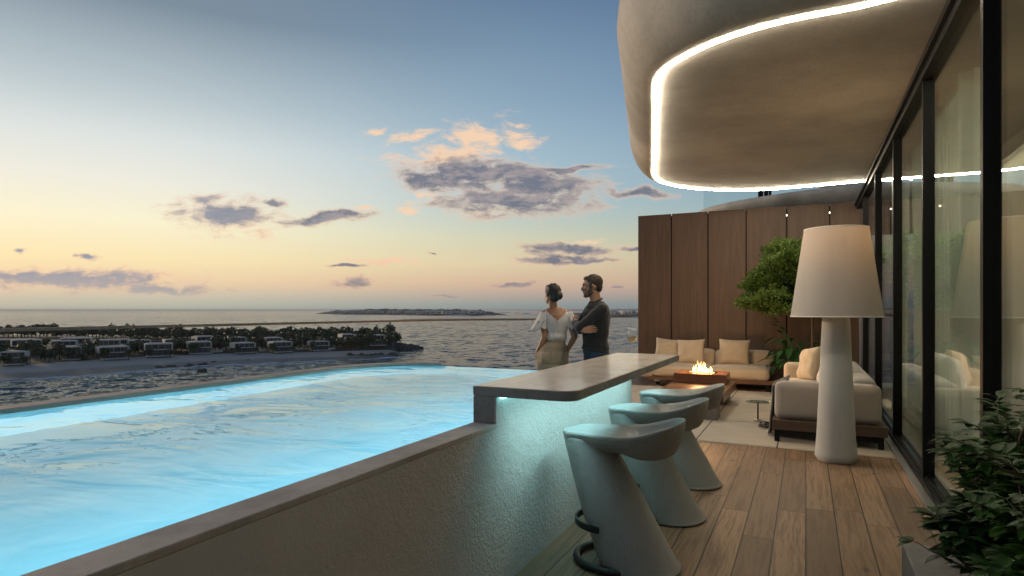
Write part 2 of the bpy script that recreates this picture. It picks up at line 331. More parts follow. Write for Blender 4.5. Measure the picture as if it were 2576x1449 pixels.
w1 = t.noise(t.mapping(g, (1.0, 1.9, 1), rot=(0, 0, .35)), 1.35, 3, .5, .8); w2 = t.noise(t.mapping(g, (1, 1.6, 1), rot=(0, 0, .2)), 7, 3, .5, .5); w3 = t.noise(t.mapping(g, (1, 1.5, 1)), 22, 2, .5)
hh = t.m('ADD', t.m('MULTIPLY', w1, .85), t.m('ADD', t.m('MULTIPLY', w2, .055), t.m('MULTIPLY', w3, .012)))
bn = t.bump(hh, 1.0, .024)
fr = t.new('ShaderNodeFresnel', ins={0: 1.33, 1: bn})
gl = t.new('ShaderNodeBsdfGlossy', ins={0: (1, 1, 1), 1: .015}); t.set(gl, 'Normal', bn)
rf = t.new('ShaderNodeBsdfRefraction', ins={0: (.93, .99, 1), 1: .0, 2: 1.33}); t.set(rf, 'Normal', bn)
mx = t.new('ShaderNodeMixShader', ins={0: fr.outputs[0], 1: rf.outputs[0], 2: gl.outputs[0]})
t.new('ShaderNodeOutputMaterial', ins={0: mx}); M_pool = m
m, t, b = PM('pool_lining'); tc = t.new('ShaderNodeTexCoord').outputs['Object']
vo = t.new('ShaderNodeTexVoronoi', feature='SMOOTH_F1'); t.set(vo, 'Vector', t.vm('ADD', tc, t.vm('MULTIPLY', t.new('ShaderNodeCombineXYZ', ins={0: t.noise(tc, 2), 1: t.noise(tc, 2.7)}).outputs[0], (.5, .5, 0)))); vo.inputs['Scale'].default_value = 2.3
n = t.noise(tc, 5, 4)
t.set(b, 'Base Color', t.mix(t.m('MULTIPLY_ADD', n, .5, t.m('MULTIPLY', vo.outputs[0], .5)), (.30, .66, .76), (.50, .82, .88))); b.inputs['Roughness'].default_value = .6; M_lining = m  # warped cells paint a caustic light pattern into the lining colour
M_foam = mat('foam', (.75, .8, .82), .8, grain=(5, .15, .01))

m, t, b = PM('beach_sand'); g = t.new('ShaderNodeNewGeometry').outputs['Position']; sp = t.new('ShaderNodeSeparateXYZ'); t.set(sp, 0, g); n = t.noise(g, .12, 5, .6); n2 = t.noise(g, 1.1, 4, .7)
wet = t.sm(t.m('ADD', sp.outputs[2], t.m('MULTIPLY', n, .9)), -23.35, -23.9)
c = t.mix(n2, (.46, .39, .33), (.60, .52, .45)); t.set(b, 'Base Color', t.mix(wet, c, (.16, .14, .13))); t.set(b, 'Roughness', t.m('MULTIPLY_ADD', wet, -.35, .95)); t.set(b, 'Normal', t.bump(n2, .6, .3)); M_sand = m
M_ground = mat('garden_ground', (.05, .06, .03), .95, grain=(.2, .4, .1), coord='world')
m, t, b = PM('rock'); tc = t.new('ShaderNodeNewGeometry').outputs['Position']; n = t.noise(t.mapping(tc, (1, 1, .5)), .5, 6, .7, .5)
t.set(b, 'Base Color', t.ramp(n, [(.3, (.035, .03, .028)), (.5, (.10, .088, .08)), (.7, (.20, .175, .155))])); b.inputs['Roughness'].default_value = .9; t.set(b, 'Normal', t.bump(n, .9, 1.2)); M_rock = m
def foliage(name, c1, c2, scale=3, tr=.0):
    m, t, b = PM(name); tc = t.new('ShaderNodeTexCoord').outputs['Object']; oi = t.new('ShaderNodeObjectInfo').outputs['Random']
    gi = t.new('ShaderNodeNewGeometry').outputs['Random Per Island']
    n = t.noise(tc, scale, 3, .6)
    c = t.mix(t.sm(n, .35, .65), c1, c2); c = t.mix(t.m('MULTIPLY', gi, .6), c, tuple(v*1.45 for v in c2)); c = t.mix(t.m('MULTIPLY', oi, .35), c, tuple(v*.6 for v in c1))
    t.set(b, 'Base Color', c); b.inputs['Roughness'].default_value = .5; b.inputs['Specular IOR Level'].default_value = .35
    if tr:
        tl = t.new('ShaderNodeBsdfTranslucent', ins={0: c}); mx = t.new('ShaderNodeMixShader', ins={0: tr, 1: b.outputs[0], 2: tl.outputs[0]}); t.set(m.node_tree.nodes['Material Output'], 0, mx.outputs[0])
    return m
M_leafbush = foliage('shrub_leaf', (.010, .034, .007), (.022, .070, .010), 6, .12)
M_leaftree = foliage('tree_leaf', (.05, .11, .02), (.13, .20, .035), 5, .25)
M_leaflily = foliage('lily_leaf', (.02, .07, .02), (.04, .13, .03), 5, .15)
M_crown = foliage('far_crown', (.030, .050, .020), (.075, .10, .036), .25)
M_crown2 = foliage('far_crown_olive', (.048, .060, .022), (.11, .115, .048), .25)
M_bark = mat('bark', (.10, .07, .048), .9, grain=(14, .4, .01, (1, 1, .3)))
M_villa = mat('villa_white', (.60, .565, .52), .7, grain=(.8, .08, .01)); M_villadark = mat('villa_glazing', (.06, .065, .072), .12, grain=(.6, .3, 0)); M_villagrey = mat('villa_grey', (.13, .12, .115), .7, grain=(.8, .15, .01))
M_coast = mat('far_coast', (.035, .036, .030), .95, grain=(.01, .5, 3), coord='world')
M_tanspit = mat('spit_sand', (.30, .22, .16), .95, grain=(.02, .3, 1), coord='world')
M_rail = mat('bronze_rail', (.17, .145, .12), .4, .4, grain=(30, .1, .0005, (1, .1, 1)))
# ------------------------------------------------------------------ geometry helpers
def link(o, parent=None):
    COL.objects.link(o)
    if parent is not None: o.parent = parent
    return o
def tag(o, label=None, cat=None, group=None, kind=None):
    if label: o['label'] = label
    if cat: o['category'] = cat
    if group: o['group'] = group
    if kind: o['kind'] = kind
    return o
def empty(name, loc=(0, 0, 0), rz=0, **kw):
    o = bpy.data.objects.new(name, None); o.empty_display_size = .2; o.location = loc; o.rotation_euler = (0, 0, rz); link(o)
    return tag(o, **kw)
class G:                           # a growing mesh
    def __init__(s): s.v = []; s.f = []; s.mi = []; s.cur = 0
    def add(s, vs, fs):
        n = len(s.v); s.v += [tuple(p) for p in vs]; s.f += [tuple(i+n for i in f) for f in fs]; s.mi += [s.cur]*len(fs); return s
    def bm(s, b):
        b.verts.index_update(); s.add([v.co[:] for v in b.verts], [[v.index for v in f.verts] for f in b.faces]); b.free(); return s
    def box(s, lo, hi, bev=0, seg=2, rz=0, c=None):
        b = bmesh.new(); bmesh.ops.create_cube(b, size=1)
        sc = [hi[i]-lo[i] for i in range(3)]; ce = [(hi[i]+lo[i])/2 for i in range(3)]
        for v in b.verts: v.co = Vector((v.co.x*sc[0]+ce[0], v.co.y*sc[1]+ce[1], v.co.z*sc[2]+ce[2]))
        if bev: bmesh.ops.bevel(b, geom=b.edges[:], offset=bev, segments=seg, profile=.5, affect='EDGES')
        if rz: bmesh.ops.rotate(b, verts=b.verts, cent=c or (0, 0, 0), matrix=Matrix.Rotation(rz, 3, 'Z'))
        return s.bm(b)
    def tube(s, pts, r, n=8, caps=True, closed=False):
        pts = [Vector(p) for p in pts]; N = len(pts); rr = r if isinstance(r, (list, tuple)) else [r]*N
        up = Vector((0, 0, 1)); vs = []
        for i, p in enumerate(pts):
            if closed: d = pts[(i+1) % N]-pts[i-1]
            else: d = pts[min(i+1, N-1)]-pts[max(i-1, 0)]
            d.normalize(); a = up.cross(d)
            if a.length < .05: a = Vector((1, 0, 0)).cross(d)
            a.normalize(); bq = d.cross(a)
            for k in range(n): vs.append(p+(a*cos(2*pi*k/n)+bq*sin(2*pi*k/n))*rr[i])
        fs = []
        for i in range(N if closed else N-1):
            j = (i+1) % N
            for k in range(n): fs.append((i*n+k, i*n+(k+1) % n, j*n+(k+1) % n, j*n+k))
        if caps and not closed: fs.append(tuple(range(n-1, -1, -1))); fs.append(tuple((N-1)*n+k for k in range(n)))
        return s.add(vs, fs)
    def loft(s, rings, cap0=True, cap1=True, closed=True):
        n = len(rings[0]); vs = [p for r in rings for p in r]; fs = []
        for i in range(len(rings)-1):
            for k in range(n if closed else n-1): fs.append((i*n+k, i*n+(k+1) % n, (i+1)*n+(k+1) % n, (i+1)*n+k))
        if cap0: fs.append(tuple(range(n-1, -1, -1)))
        if cap1: fs.append(tuple((len(rings)-1)*n+k for k in range(n)))
        return s.add(vs, fs)
    def lathe(s, prof, n=32, c=(0, 0, 0), cap0=False, cap1=False):
        return s.loft([[(c[0]+r*cos(2*pi*k/n), c[1]+r*sin(2*pi*k/n), c[2]+z) for k in range(n)] for r, z in prof], cap0, cap1)
    def ell(s, c, r, rot=None, u=16, v=10):
        b = bmesh.new(); bmesh.ops.create_uvsphere(b, u_segments=u, v_segments=v, radius=1)
        M = rot.to_matrix() if rot else Matrix.Identity(3)
        for q in b.verts: q.co = M @ Vector((q.co.x*r[0], q.co.y*r[1], q.co.z*r[2])) + Vector(c)
        return s.bm(b)
    def cap(s, p0, p1, r0, r1, n=14):  # tapered capsule
        p0 = Vector(p0); p1 = Vector(p1); d = (p1-p0); L = d.length; d.normalize(); pts = []; rr = []
        for a in (-80, -50, -20): pts.append(p0+d*(r0*sin(radians(a)))); rr.append(r0*cos(radians(a)))
        pts.append(p0); rr.append(r0); pts.append(p1); rr.append(r1)
        for a in (20, 50, 80): pts.append(p1+d*(r1*sin(radians(a)))); rr.append(r1*cos(radians(a)))
        return s.tube(pts, rr, n)
    def build(s, name, mats, parent=None, smooth=False, loc=None, angle=None, **kw):
        me = bpy.data.meshes.new(name); me.from_pydata(s.v, [], s.f)
        for m in (mats if isinstance(mats, (list, tuple)) else [mats]): me.materials.append(m)
        if any(s.mi): me.polygons.foreach_set('material_index', s.mi)
        b = bmesh.new(); b.from_mesh(me); bmesh.ops.recalc_face_normals(b, faces=b.faces) if not kw.pop('raw', False) else None; b.to_mesh(me); b.free()
        if smooth: me.polygons.foreach_set('use_smooth', [True]*len(me.polygons))
        if smooth and angle:
            try: me.set_sharp_from_angle(angle=radians(angle))
            except Exception: pass
        o = bpy.data.objects.new(name, me); link(o, parent)
        if loc is not None: o.location = loc
        return tag(o, **kw)
def blob(g, name, mats, parent=None, voxel=.01, smooth=6, disp=None, **kw):   # fuse overlapping pieces into one continuous surface
    me = bpy.data.meshes.new('tmp'); me.from_pydata(g.v, [], g.f)
    b = bmesh.new(); b.from_mesh(me); bmesh.ops.recalc_face_normals(b, faces=b.faces); b.to_mesh(me); b.free()
    o = bpy.data.objects.new('tmp', me); COL.objects.link(o)
    r = o.modifiers.new('r', 'REMESH'); r.mode = 'VOXEL'; r.voxel_size = voxel
    sm = o.modifiers.new('s', 'SMOOTH'); sm.factor = .5; sm.iterations = smooth
    dg = bpy.context.evaluated_depsgraph_get(); me2 = bpy.data.meshes.new_from_object(o.evaluated_get(dg)); me2.name = name
    bpy.data.objects.remove(o)
    if disp:
        for v in me2.vertices: v.co = disp(v.co.copy(), v.normal)
    me2.materials.clear()
    for m in (mats if isinstance(mats, (list, tuple)) else [mats]): me2.materials.append(m)
    me2.polygons.foreach_set('use_smooth', [True]*len(me2.polygons))
    o = bpy.data.objects.new(name, me2); link(o, parent); return tag(o, **kw)
def rcube(size, r, puff=(0, 0, 0), n=10, wr=0, seed=0, sag=None):   # soft rounded block centred on origin, list of verts/faces
    b = bmesh.new(); bmesh.ops.create_cube(b, size=2); bmesh.ops.subdivide_edges(b, edges=b.edges[:], cuts=n, use_grid_fill=True)
    h = [s/2 for s in size]
    for v in b.verts:
        q = Vector(v.co)
        t_ = Vector([q[i]*h[i] for i in range(3)])
        # denser rounding: clamp into inner box then push out
        e = Vector([max(-(h[i]-r), min(h[i]-r, t_[i])) for i in range(3)]); d = t_-e
        if d.length > 1e-9: d = d.normalized()*r
        p = e+d
        for i in range(3):
            j, k = (i+1) % 3, (i+2) % 3
            if abs(abs(q[i])-1) < 1e-5: p[i] += puff[i]*(1 if q[i] > 0 else -1)*(1-q[j]**2)*(1-q[k]**2)
        if wr:
            w = mnoise.noise(Vector((p.x*5+seed, p.y*5, p.z*5)))*wr + mnoise.noise(Vector((p.x*14+seed, p.y*14, p.z*14)))*wr*.4
            p += d.normalized()*w if d.length > 1e-9 else Vector((0, 0, w if abs(q[2]) > .99 else 0))
        v.co = p
    return b
def soft(g, lo, hi, r, puff=(0, 0, 0), wr=0, seed=0, n=10):
    b = rcube([hi[i]-lo[i] for i in range(3)], r, puff, n, wr, seed); c = Vector([(hi[i]+lo[i])/2 for i in range(3)])
    for v in b.verts: v.co += c
    return g.bm(b)
def pillow_mesh(w, h, t_, seed=0, n=26):
    rnd = random.Random(seed); g = G(); vs = []; fs = []
    for side in (1, -1):
        base = len(vs)
        for i in range(n+1):
            for j in range(n+1):
                x = -1+2*i/n; y = -1+2*j/n
                k = ((1-x**4)*(1-y**4))**.55
                pin = 1-.07*(1-x*x)*(abs(y)) ; pin2 = 1-.07*(1-y*y)*abs(x)
                X = x*w/2*pin2; Y = y*h/2*pin
                z = t_/2*k*side*(.8+.2*cos(x*1.2))
                fold = mnoise.noise(Vector((x*2.2+seed, y*2.2, side)))*.018 + abs(mnoise.noise(Vector((x*5+seed, y*3+x*3, side))))*.016*(abs(x*y)*.8+.25)
                # creases radiating from the lower corners
                a = math.atan2(y+1.15, x+1.1)*9; fold += sin(a+seed)*.006*max(0, 1-sqrt((x+1)**2+(y+1)**2)/1.3)
                a = math.atan2(y+1.15, 1.1-x)*9; fold += sin(a+seed)*.006*max(0, 1-sqrt((x-1)**2+(y+1)**2)/1.3)
                vs.append((X, Y, z+fold*k*side))
        for i in range(n):
            for j in range(n):
                a = base+i*(n+1)+j; q = (a, a+1, a+n+2, a+n+1); fs.append(q if side > 0 else q[::-1])
    g.add(vs, fs); b = bmesh.new(); me = bpy.data.meshes.new('p'); me.from_pydata(g.v, [], g.f); b.from_mesh(me)
    bmesh.ops.remove_doubles(b, verts=b.verts, dist=.0012); r = G(); r.bm(b); return r
def poly_prism(g, pts, z0, z1):
    n = len(pts); g.add([(p[0], p[1], z0) for p in pts]+[(p[0], p[1], z1) for p in pts], [tuple(range(n-1, -1, -1)), tuple(range(n, 2*n))]+[(i, (i+1) % n, n+(i+1) % n, n+i) for i in range(n)])
def catmull(P, per=8, closed=False):
    P = [Vector(p) for p in P]; N = len(P); out = []
    for i in range(N if closed else N-1):
        p0 = P[(i-1) % N] if closed else P[max(i-1, 0)]; p1 = P[i]; p2 = P[(i+1) % N]; p3 = P[(i+2) % N] if closed else P[min(i+2, N-1)]
        for k in range(per):
            u = k/per; out.append(.5*((2*p1)+(p2-p0)*u+(2*p0-5*p1+4*p2-p3)*u*u+(3*p1-p0-3*p2+p3)*u**3))
    if not closed: out.append(P[-1])
    return out
def ccopy(o, parent=None):
    c = o.copy(); COL.objects.link(c)
    if parent is not None: c.parent = parent
    for ch in [q for q in o.children]: ccopy(ch, c)
    return c
# ------------------------------------------------------------------ deck, building body
XF = .94            # facade plane
XW = -1.48          # bar wall / pool wall face
YW = 13.7           # timber screen
CT = (-1.62, -1.04, 2.88, 5.67)   # counter rectangle
g = G(); g.box((-5.75, -4, -.30), (XF-.1, YW+.6, 0)); deck = g.build('deck_floor', M_deck, kind='structure')
g = G(); g.box((-5.6, -4, -27), (9, YW+.4, -.31)); g.build('tower_wall', M_slab, kind='thing', label='tall pale building body standing below the terrace deck', cat='building')
# ------------------------------------------------------------------ pool
PX0, PX1, PY0, PY1, WZ = -4.34, -1.62, -3.6, 5.80, .872
def outline(x0, x1, y0, y1, r, n=14):       # open path: left side from y0 up, rounded far-left corner, far side to x1
    p = [(x0, y0)] + [(x0, y0+(y1-r-y0)*k/10) for k in range(1, 10)]
    for k in range(n+1):
        a = pi-pi/2*k/n; p.append((x0+r+r*cos(a), y1-r+r*sin(a)))
    p.append((x1, y1)); return p
R = .85
inner = outline(PX0, PX1, PY0, PY1, R)
pool = empty('swimming_pool', (0, 0, 0), label='raised infinity pool of glowing turquoise water with rounded far corner', cat='swimming pool')
# shell: walls and floor of the basin
g = G(); n = len(inner)
vs = [(p[0], p[1], .80 if False else WZ+.03) for p in inner]+[(p[0], p[1], -.55+.35) for p in inner]
ring = inner+[(PX1, PY0)]
k = len(ring)
vs = [(p[0], p[1], WZ+.028 if p[0] < PX0+R*.8 else WZ+.0) for p in ring]+[(p[0], p[1], .12) for p in ring]
g.add(vs, [(i, (i+1) % k, k+(i+1) % k, k+i) for i in range(k)]+[tuple(range(k, 2*k))])
g.build('pool_basin', M_lining, pool, raw=True)
# left coping and outer weir wall
cop = [p for p in inner if not (p[1] > PY1-.05 and p[0] > PX0+R*.78)]
outer = outline(PX0-.17, PX1, PY0, PY1+.17, R+.17)[:len(cop)]
g = G(); kk = len(cop)
rings = []
for a, b2 in zip(cop, outer):
    m_ = Vector((b2[0]-a[0], b2[1]-a[1])).normalized()*.006; rings.append([(a[0]+m_.x, a[1]+m_.y, WZ+.030), (b2[0], b2[1], WZ+.030), (b2[0], b2[1], -.3), (a[0]+m_.x, a[1]+m_.y, -.28)])
g.loft(rings); g.build('rim', M_conc, pool, angle=30)
g = G(); far = [(inner[len(cop)-1][0], inner[len(cop)-1][1])]+[p for p in inner[len(cop):]]
rings = [[(a[0], a[1]+.004, WZ-.006), (a[0], a[1]+.10, WZ-.012), (a[0], a[1]+.12, -.28), (a[0], a[1]+.004, -.28)] for a in far]
g.loft(rings); g.build('overflow_edge', M_lining, pool)
# water sheet: gently uneven grid
g = G(); nx, ny = 70, 200; vs = []; keep = {}
def inside(x, y):
    if x < PX0+R and y > PY1-R: return (x-PX0-R)**2+(y-PY1+R)**2 <= (R+.03)**2
    return True
for i in range(nx+1):
    for j in range(ny+1):
        x = PX0+(PX1-PX0)*i/nx; y = PY0+(PY1-PY0)*j/ny
        if x < PX0+R and y > PY1-R:
            dx, dy = x-PX0-R, y-PY1+R; L = sqrt(dx*dx+dy*dy)
            if L > R: x = PX0+R+dx/L*R; y = PY1-R+dy/L*R
        z = WZ + .004*mnoise.noise(Vector((x*1.5, y*.9, 0))) + .0022*mnoise.noise(Vector((x*4.2, y*2.6, 5)))
        vs.append((x, y, z))
fs = [(i*(ny+1)+j, (i+1)*(ny+1)+j, (i+1)*(ny+1)+j+1, i*(ny+1)+j+1) for i in range(nx) for j in range(ny)]
g.add(vs, fs); g.build('pool_water', M_pool, pool, smooth=True, kind='thing')
# underwater lamps let into the deck-side wall
for k_, y in enumerate((-2.2, -.2, 1.7, 3.5, 5.1)):
    gg = G(); gg.lathe([(.001, 0), (.08, 0), (.085, .012), (.10, .014), (.10, .02)], 20); ln = gg.build('pool_light', emis('pool_lamp_lens', (.55, .9, 1), 3) if 'pl' not in MATS else MATS['pl'], pool); MATS['pl'] = ln.data.materials[0]
    ln.rotation_euler = (0, -pi/2, 0); ln.location = (PX1-.004, y, .5)
for k_, (y, sx_) in enumerate([(-1.6, 1), (.6, 1), (2.8, 1), (4.75, 1), (-3.5, -1)]):
    ld = bpy.data.lights.new('pool_lamp', 'AREA'); ld.shape = 'RECTANGLE'; ld.size = .3; ld.size_y = 1.9; ld.energy = 44 if sx_ > 0 else 50; ld.color = (.47, .84, 1.0)
    lo = bpy.data.objects.new('pool_lamp', ld); link(lo, pool); lo.location = (PX1-.03 if sx_ > 0 else -3.2, y, .55); lo.rotation_euler = Vector((1, 0, .12) if sx_ > 0 else (0, -1, .12)).to_track_quat('Z', 'X').to_euler()
# pool wall with coping (deck side)
w = empty('pool_wall')
g = G(); g.box((PX1-.0, PY0, 0), (XW, CT[2], .868)); g.build('body', M_plaster, w)
g = G(); g.box((PX1-.0, PY0, .8681), (XW+.0015, CT[2]-.001, .893), .004); g.build('coping', M_conc, w, angle=30)
tag(w, 'long low concrete pool wall with flat coping running toward the bar', 'wall')
# ------------------------------------------------------------------ bar
bar = empty('poolside_bar', (0, 0, 0), label='concrete poolside bar counter with backlit rough plaster front', cat='bar counter')
g = G(); g.box((XW-.14+.0, CT[2]+.0, .894), (XW-.012, CT[3], 1.035), .004); g.build('support_wall', M_leg, bar)
g = G(); nx, nz = 300, 110; vs = []
for i in range(nx+1):
    for j in range(nz+1):
        y = CT[2]+.02-2.4*0+(CT[3]-CT[2]-.02)*i/nx; z = 1.035*j/nz
        vs.append((XW+.0, y, z))
g.box((XW-.14, CT[2], 0), (XW, CT[3], .8935)); g.box((XW-.0115, CT[2], .8935), (XW, CT[3], 1.034)); g.build('plaster_front', M_plaster, bar)
# counter slab with rounded near corner
x0, x1, y0, y1 = CT; r = .085; pts = [(x0, y0)]
for k in range(11): a = -pi/2+pi/2*k/10; pts.append((x1-r+r*cos(a), y0+r+r*sin(a)))
pts += [(x1, y1), (x0, y1)]
b = bmesh.new(); lowv = [b.verts.new((p[0], p[1], 1.036)) for p in pts]; f = b.faces.new(lowv); ex = bmesh.ops.extrude_face_region(b, geom=[f])
for v in ex['geom']:
    if isinstance(v, bmesh.types.BMVert): v.co.z = 1.09
bmesh.ops.bevel(b, geom=[e for e in b.edges if abs(e.verts[0].co.z-e.verts[1].co.z) < 1e-6], offset=.004, segments=2, affect='EDGES')
g = G(); g.bm(b)
for i, f in enumerate(g.f):        # sides read as raw concrete, the top as honed stone
    n_ = sum(g.v[q][2] for q in f)/len(f); g.mi[i] = 0 if n_ > 1.086 else 1
g.build('countertop', [M_counter, M_leg], bar)
g = G(); g.box((XW+.012, CT[2]+.02, 1.026), (XW+.034, CT[3]-.05, 1.0355)); M_teal = emis('bar_strip_teal', lin((135, 226, 232)), 6)
g.build('light_strip', M_teal, bar)
ld = bpy.data.lights.new('bar_lamp', 'AREA'); ld.shape = 'RECTANGLE'; ld.size = .04; ld.size_y = CT[3]-CT[2]-.15; ld.energy = 12.5; ld.color = (.47, .90, .94); ld.spread = radians(125)
lo = bpy.data.objects.new('bar_lamp', ld); link(lo, bar); lo.location = (XW+.33, (CT[2]+CT[3])/2, 1.03); lo.rotation_euler = Vector((.75, 0, 1)).to_track_quat('Z', 'X').to_euler()
# textured pool wall section that is also plastered near the bar
# ------------------------------------------------------------------ wine glass
wg = empty('wine_glass', (-1.395, 5.36, 1.091), label='tall stemmed glass of white wine on the far end of the bar', cat='wine glass')
g = G(); g.lathe([(.038, .0), (.038, .002), (.02, .006), (.006, .014), (.0042, .04), (.004, .095), (.007, .108), (.022, .122), (.036, .145), (.0415, .17), (.039, .205), (.034, .245), (.0335, .245), (.0385, .205), (.041, .17), (.0355, .146), (.021, .124), (.004, .113)], 36)
g.build('bowl', M_wglass, wg, smooth=True)
g = G(); g.lathe([(.002, .1145), (.02, .1255), (.0345, .147), (.0398, .168), (.0402, .174)], 32, cap1=True, cap0=True); g.build('wine', M_wine, wg, smooth=True, angle=40)
# ------------------------------------------------------------------ stools
def smt(x, T):                      # smooth table lookup
    xs_ = [a for a, _ in T]; k = max(0, min(len(T)-2, sum(1 for q in xs_ if q <= x)-1)); P = [Vector((a, b_, 0)) for a, b_ in T]
    a, b_ = T[k], T[k+1]; u = max(0, min(1, (x-a[0])/(b_[0]-a[0])))
    def sl(i): i0, i1 = max(i-1, 0), min(i+1, len(T)-1); return (T[i1][1]-T[i0][1])/(T[i1][0]-T[i0][0])
    h_ = b_[0]-a[0]; u2, u3 = u*u, u*u*u
    return a[1]*(2*u3-3*u2+1)+sl(k)*h_*(u3-2*u2+u)+b_[1]*(3*u2-2*u3)+sl(k+1)*h_*(u3-u2)
def wrk(p, f=1.0): return f*(mnoise.noise(Vector((p[0]*7, p[1]*7, p[2]*6)))*.0035+mnoise.noise(Vector((p[0]*17, p[1]*17, p[2]*11)))*.0016)
def pedestal_mesh():
    g = G(); rings = []; N = 60
    for k in range(46):
        u = k/45; z = .003+.738*u; c_ = -.335*(u**.92); rx = .232*(1-u)+.136*u+.012*sin(pi*u); ry = .235*(1-u)+.158*u
        if k == 0: rx -= .012; ry -= .012
        ring = []
        for a in [2*pi*q/N for q in range(N)]:
            p = (c_+rx*cos(a), ry*sin(a), z); w = wrk(p, min(1, u*8)); ring.append((p[0]+cos(a)*w, p[1]+sin(a)*w, z))
        rings.append(ring)
        if k == 0: rings.append([(c_+(rx+.012)*cos(a), (ry+.012)*sin(a), .014) for a in [2*pi*q/N for q in range(N)]])
    for dz, f in ((.005, .93), (.008, .8), (.009, .55), (.009, .2)): rings.append([(-.335+.136*f*cos(a), .158*f*sin(a), .741+dz) for a in [2*pi*q/N for q in range(N)]])
    g.loft(rings); return g
Wd = [(-.455, .132), (-.40, .142), (-.34, .152), (-.27, .168), (-.2, .19), (-.1, .214), (0, .228), (.08, .230), (.15, .224), (.2, .215), (.25, .205)]
Zr = [(-.46, .768), (-.40, .776), (-.34, .779), (-.2, .779), (-.1, .783), (0, .796), (.1, .824), (.18, .852), (.25, .868)]
Zc = [(-.46, .765), (-.40, .776), (-.34, .778), (-.25, .763), (-.1, .718), (0, .712), (.08, .726), (.16, .765), (.22, .815), (.25, .86)]
Zb = [(-.46, .66), (-.40, .64), (-.34, .635), (-.24, .645), (-.1, .652), (0, .632), (.08, .632), (.15, .65), (.2, .68), (.23, .71), (.25, .74)]
def seat_mesh():
    g = G(); rings = []; NS = 54; x0_, x1_ = -.468, .25
    for k in range(NS+1):
        v = -cos(pi*k/NS); x = (x0_+x1_)/2+(x1_-x0_)/2*v
        e0 = min(1, (x-x0_)/.075); e1 = min(1, (x1_-x)/.15); we = sqrt(max(.0009, 1-(1-e0)**2))*sqrt(max(.0009, 1-(1-e1)**2))
        w = smt(x, Wd)*we; zr = smt(x, Zr); zc = smt(x, Zc); zb = smt(x, Zb); th_ = min(1, we*1.3)
        zc = zr+(zc-zr)*min(1, we*1.1); zb = zr-.012+(zb-zr+.012)*th_**.8
        ring = []; n = 22
        for q in range(n+1):
            s_ = -1+2*q/n; zz_ = zc+(zr-zc)*abs(s_)**3.0; ring.append((x, w*s_, zz_+wrk((x, w*s_, .7))*.6))
        for dy, dz in ((.007, -.003), (.011, -.011), (.011, -.020), (.006, -.028)): ring.append((x, w+dy*we, zr+dz))
        for q in range(1, n):
            s_ = 1-2*q/n; ring.append((x, w*s_*1.0, zb+(zr-.034-zb)*abs(s_)**2.6+wrk((x, w*s_, .1))*.8))
        for dy, dz in ((.006, -.028), (.011, -.020), (.011, -.011), (.007, -.003)): ring.append((x, -w-dy*we, zr+dz))
        rings.append(ring)
    g.loft(rings); return g
labels = ['nearest pale leather bar stool, its pedestal cut by the bottom of the picture', 'middle pale leather bar stool of the three along the bar', 'farthest pale leather bar stool, closest to the coffee table']
st0 = None
for i, y in enumerate((3.55, 4.49, 5.43)):
    if st0 is None:
        st0 = empty('bar_stool', (-.87, y, 0))
        pedestal_mesh().build('pedestal', M_leather, st0, smooth=True)
        se_ = seat_mesh().build('seat', M_leather, st0, smooth=True)
        for dzz, rr_ in ((-.0105, .0024), (-.034, .0018)):       # stitched piping running round the rim
            side = []
            for k in range(50):
                x = -.462+.708*k/49; e0 = min(1, (x+.468)/.075); e1 = min(1, (.25-x)/.15); we = sqrt(max(.0009, 1-(1-e0)**2))*sqrt(max(.0009, 1-(1-e1)**2))
                side.append((x, smt(x, Wd)*we+(.0118 if dzz > -.02 else .001)*we, smt(x, Zr)+dzz))
            g = G(); g.tube([(x, -y_, z) for x, y_, z in side]+side[::-1], rr_, 6, closed=True); g.build('piping', M_leather, se_, smooth=True)
        for xx in (.035,):
            g = G(); pts = [(xx, smt(xx, Wd)*s_*.99, smt(xx, Zb)+(smt(xx, Zr)-.034-smt(xx, Zb))*abs(s_)**2.6-.001) for s_ in [-1+2*q/20 for q in range(21)]]; g.tube(pts, .0022, 6); g.build('seam', M_leather, se_, smooth=True)
        g = G()
        g.tube([(-.19+.205*cos(a), .205*sin(a), .245) for a in [pi/2+.25+(pi-.5)*k/28 for k in range(29)]], .0, 8) if False else None
        rr = []
        for k in range(33):
            a = pi/2+.1+(pi-.2)*k/32; cx_, cy_ = -.17+.215*cos(a), .205*sin(a); ox, oy = cos(a), sin(a)
            rr.append([(cx_, cy_, .225), (cx_+.012*ox, cy_+.012*oy, .225), (cx_+.012*ox, cy_+.012*oy, .262), (cx_, cy_, .262)])
        g.loft(rr); g.build('footrest', M_rubber, st0)
        g = G(); g.tube([(-.15+.235*cos(a), .225*sin(a), .026) for a in [2*pi*k/40 for k in range(40)]], .022, 10, closed=True); g.build('base_ring', M_rubber, st0, smooth=True)
        s_ = st0
    else:
        s_ = ccopy(st0); s_.location = (-.87, y, 0)
    tag(s_, labels[i], 'bar stool', 'bar stools along the counter')
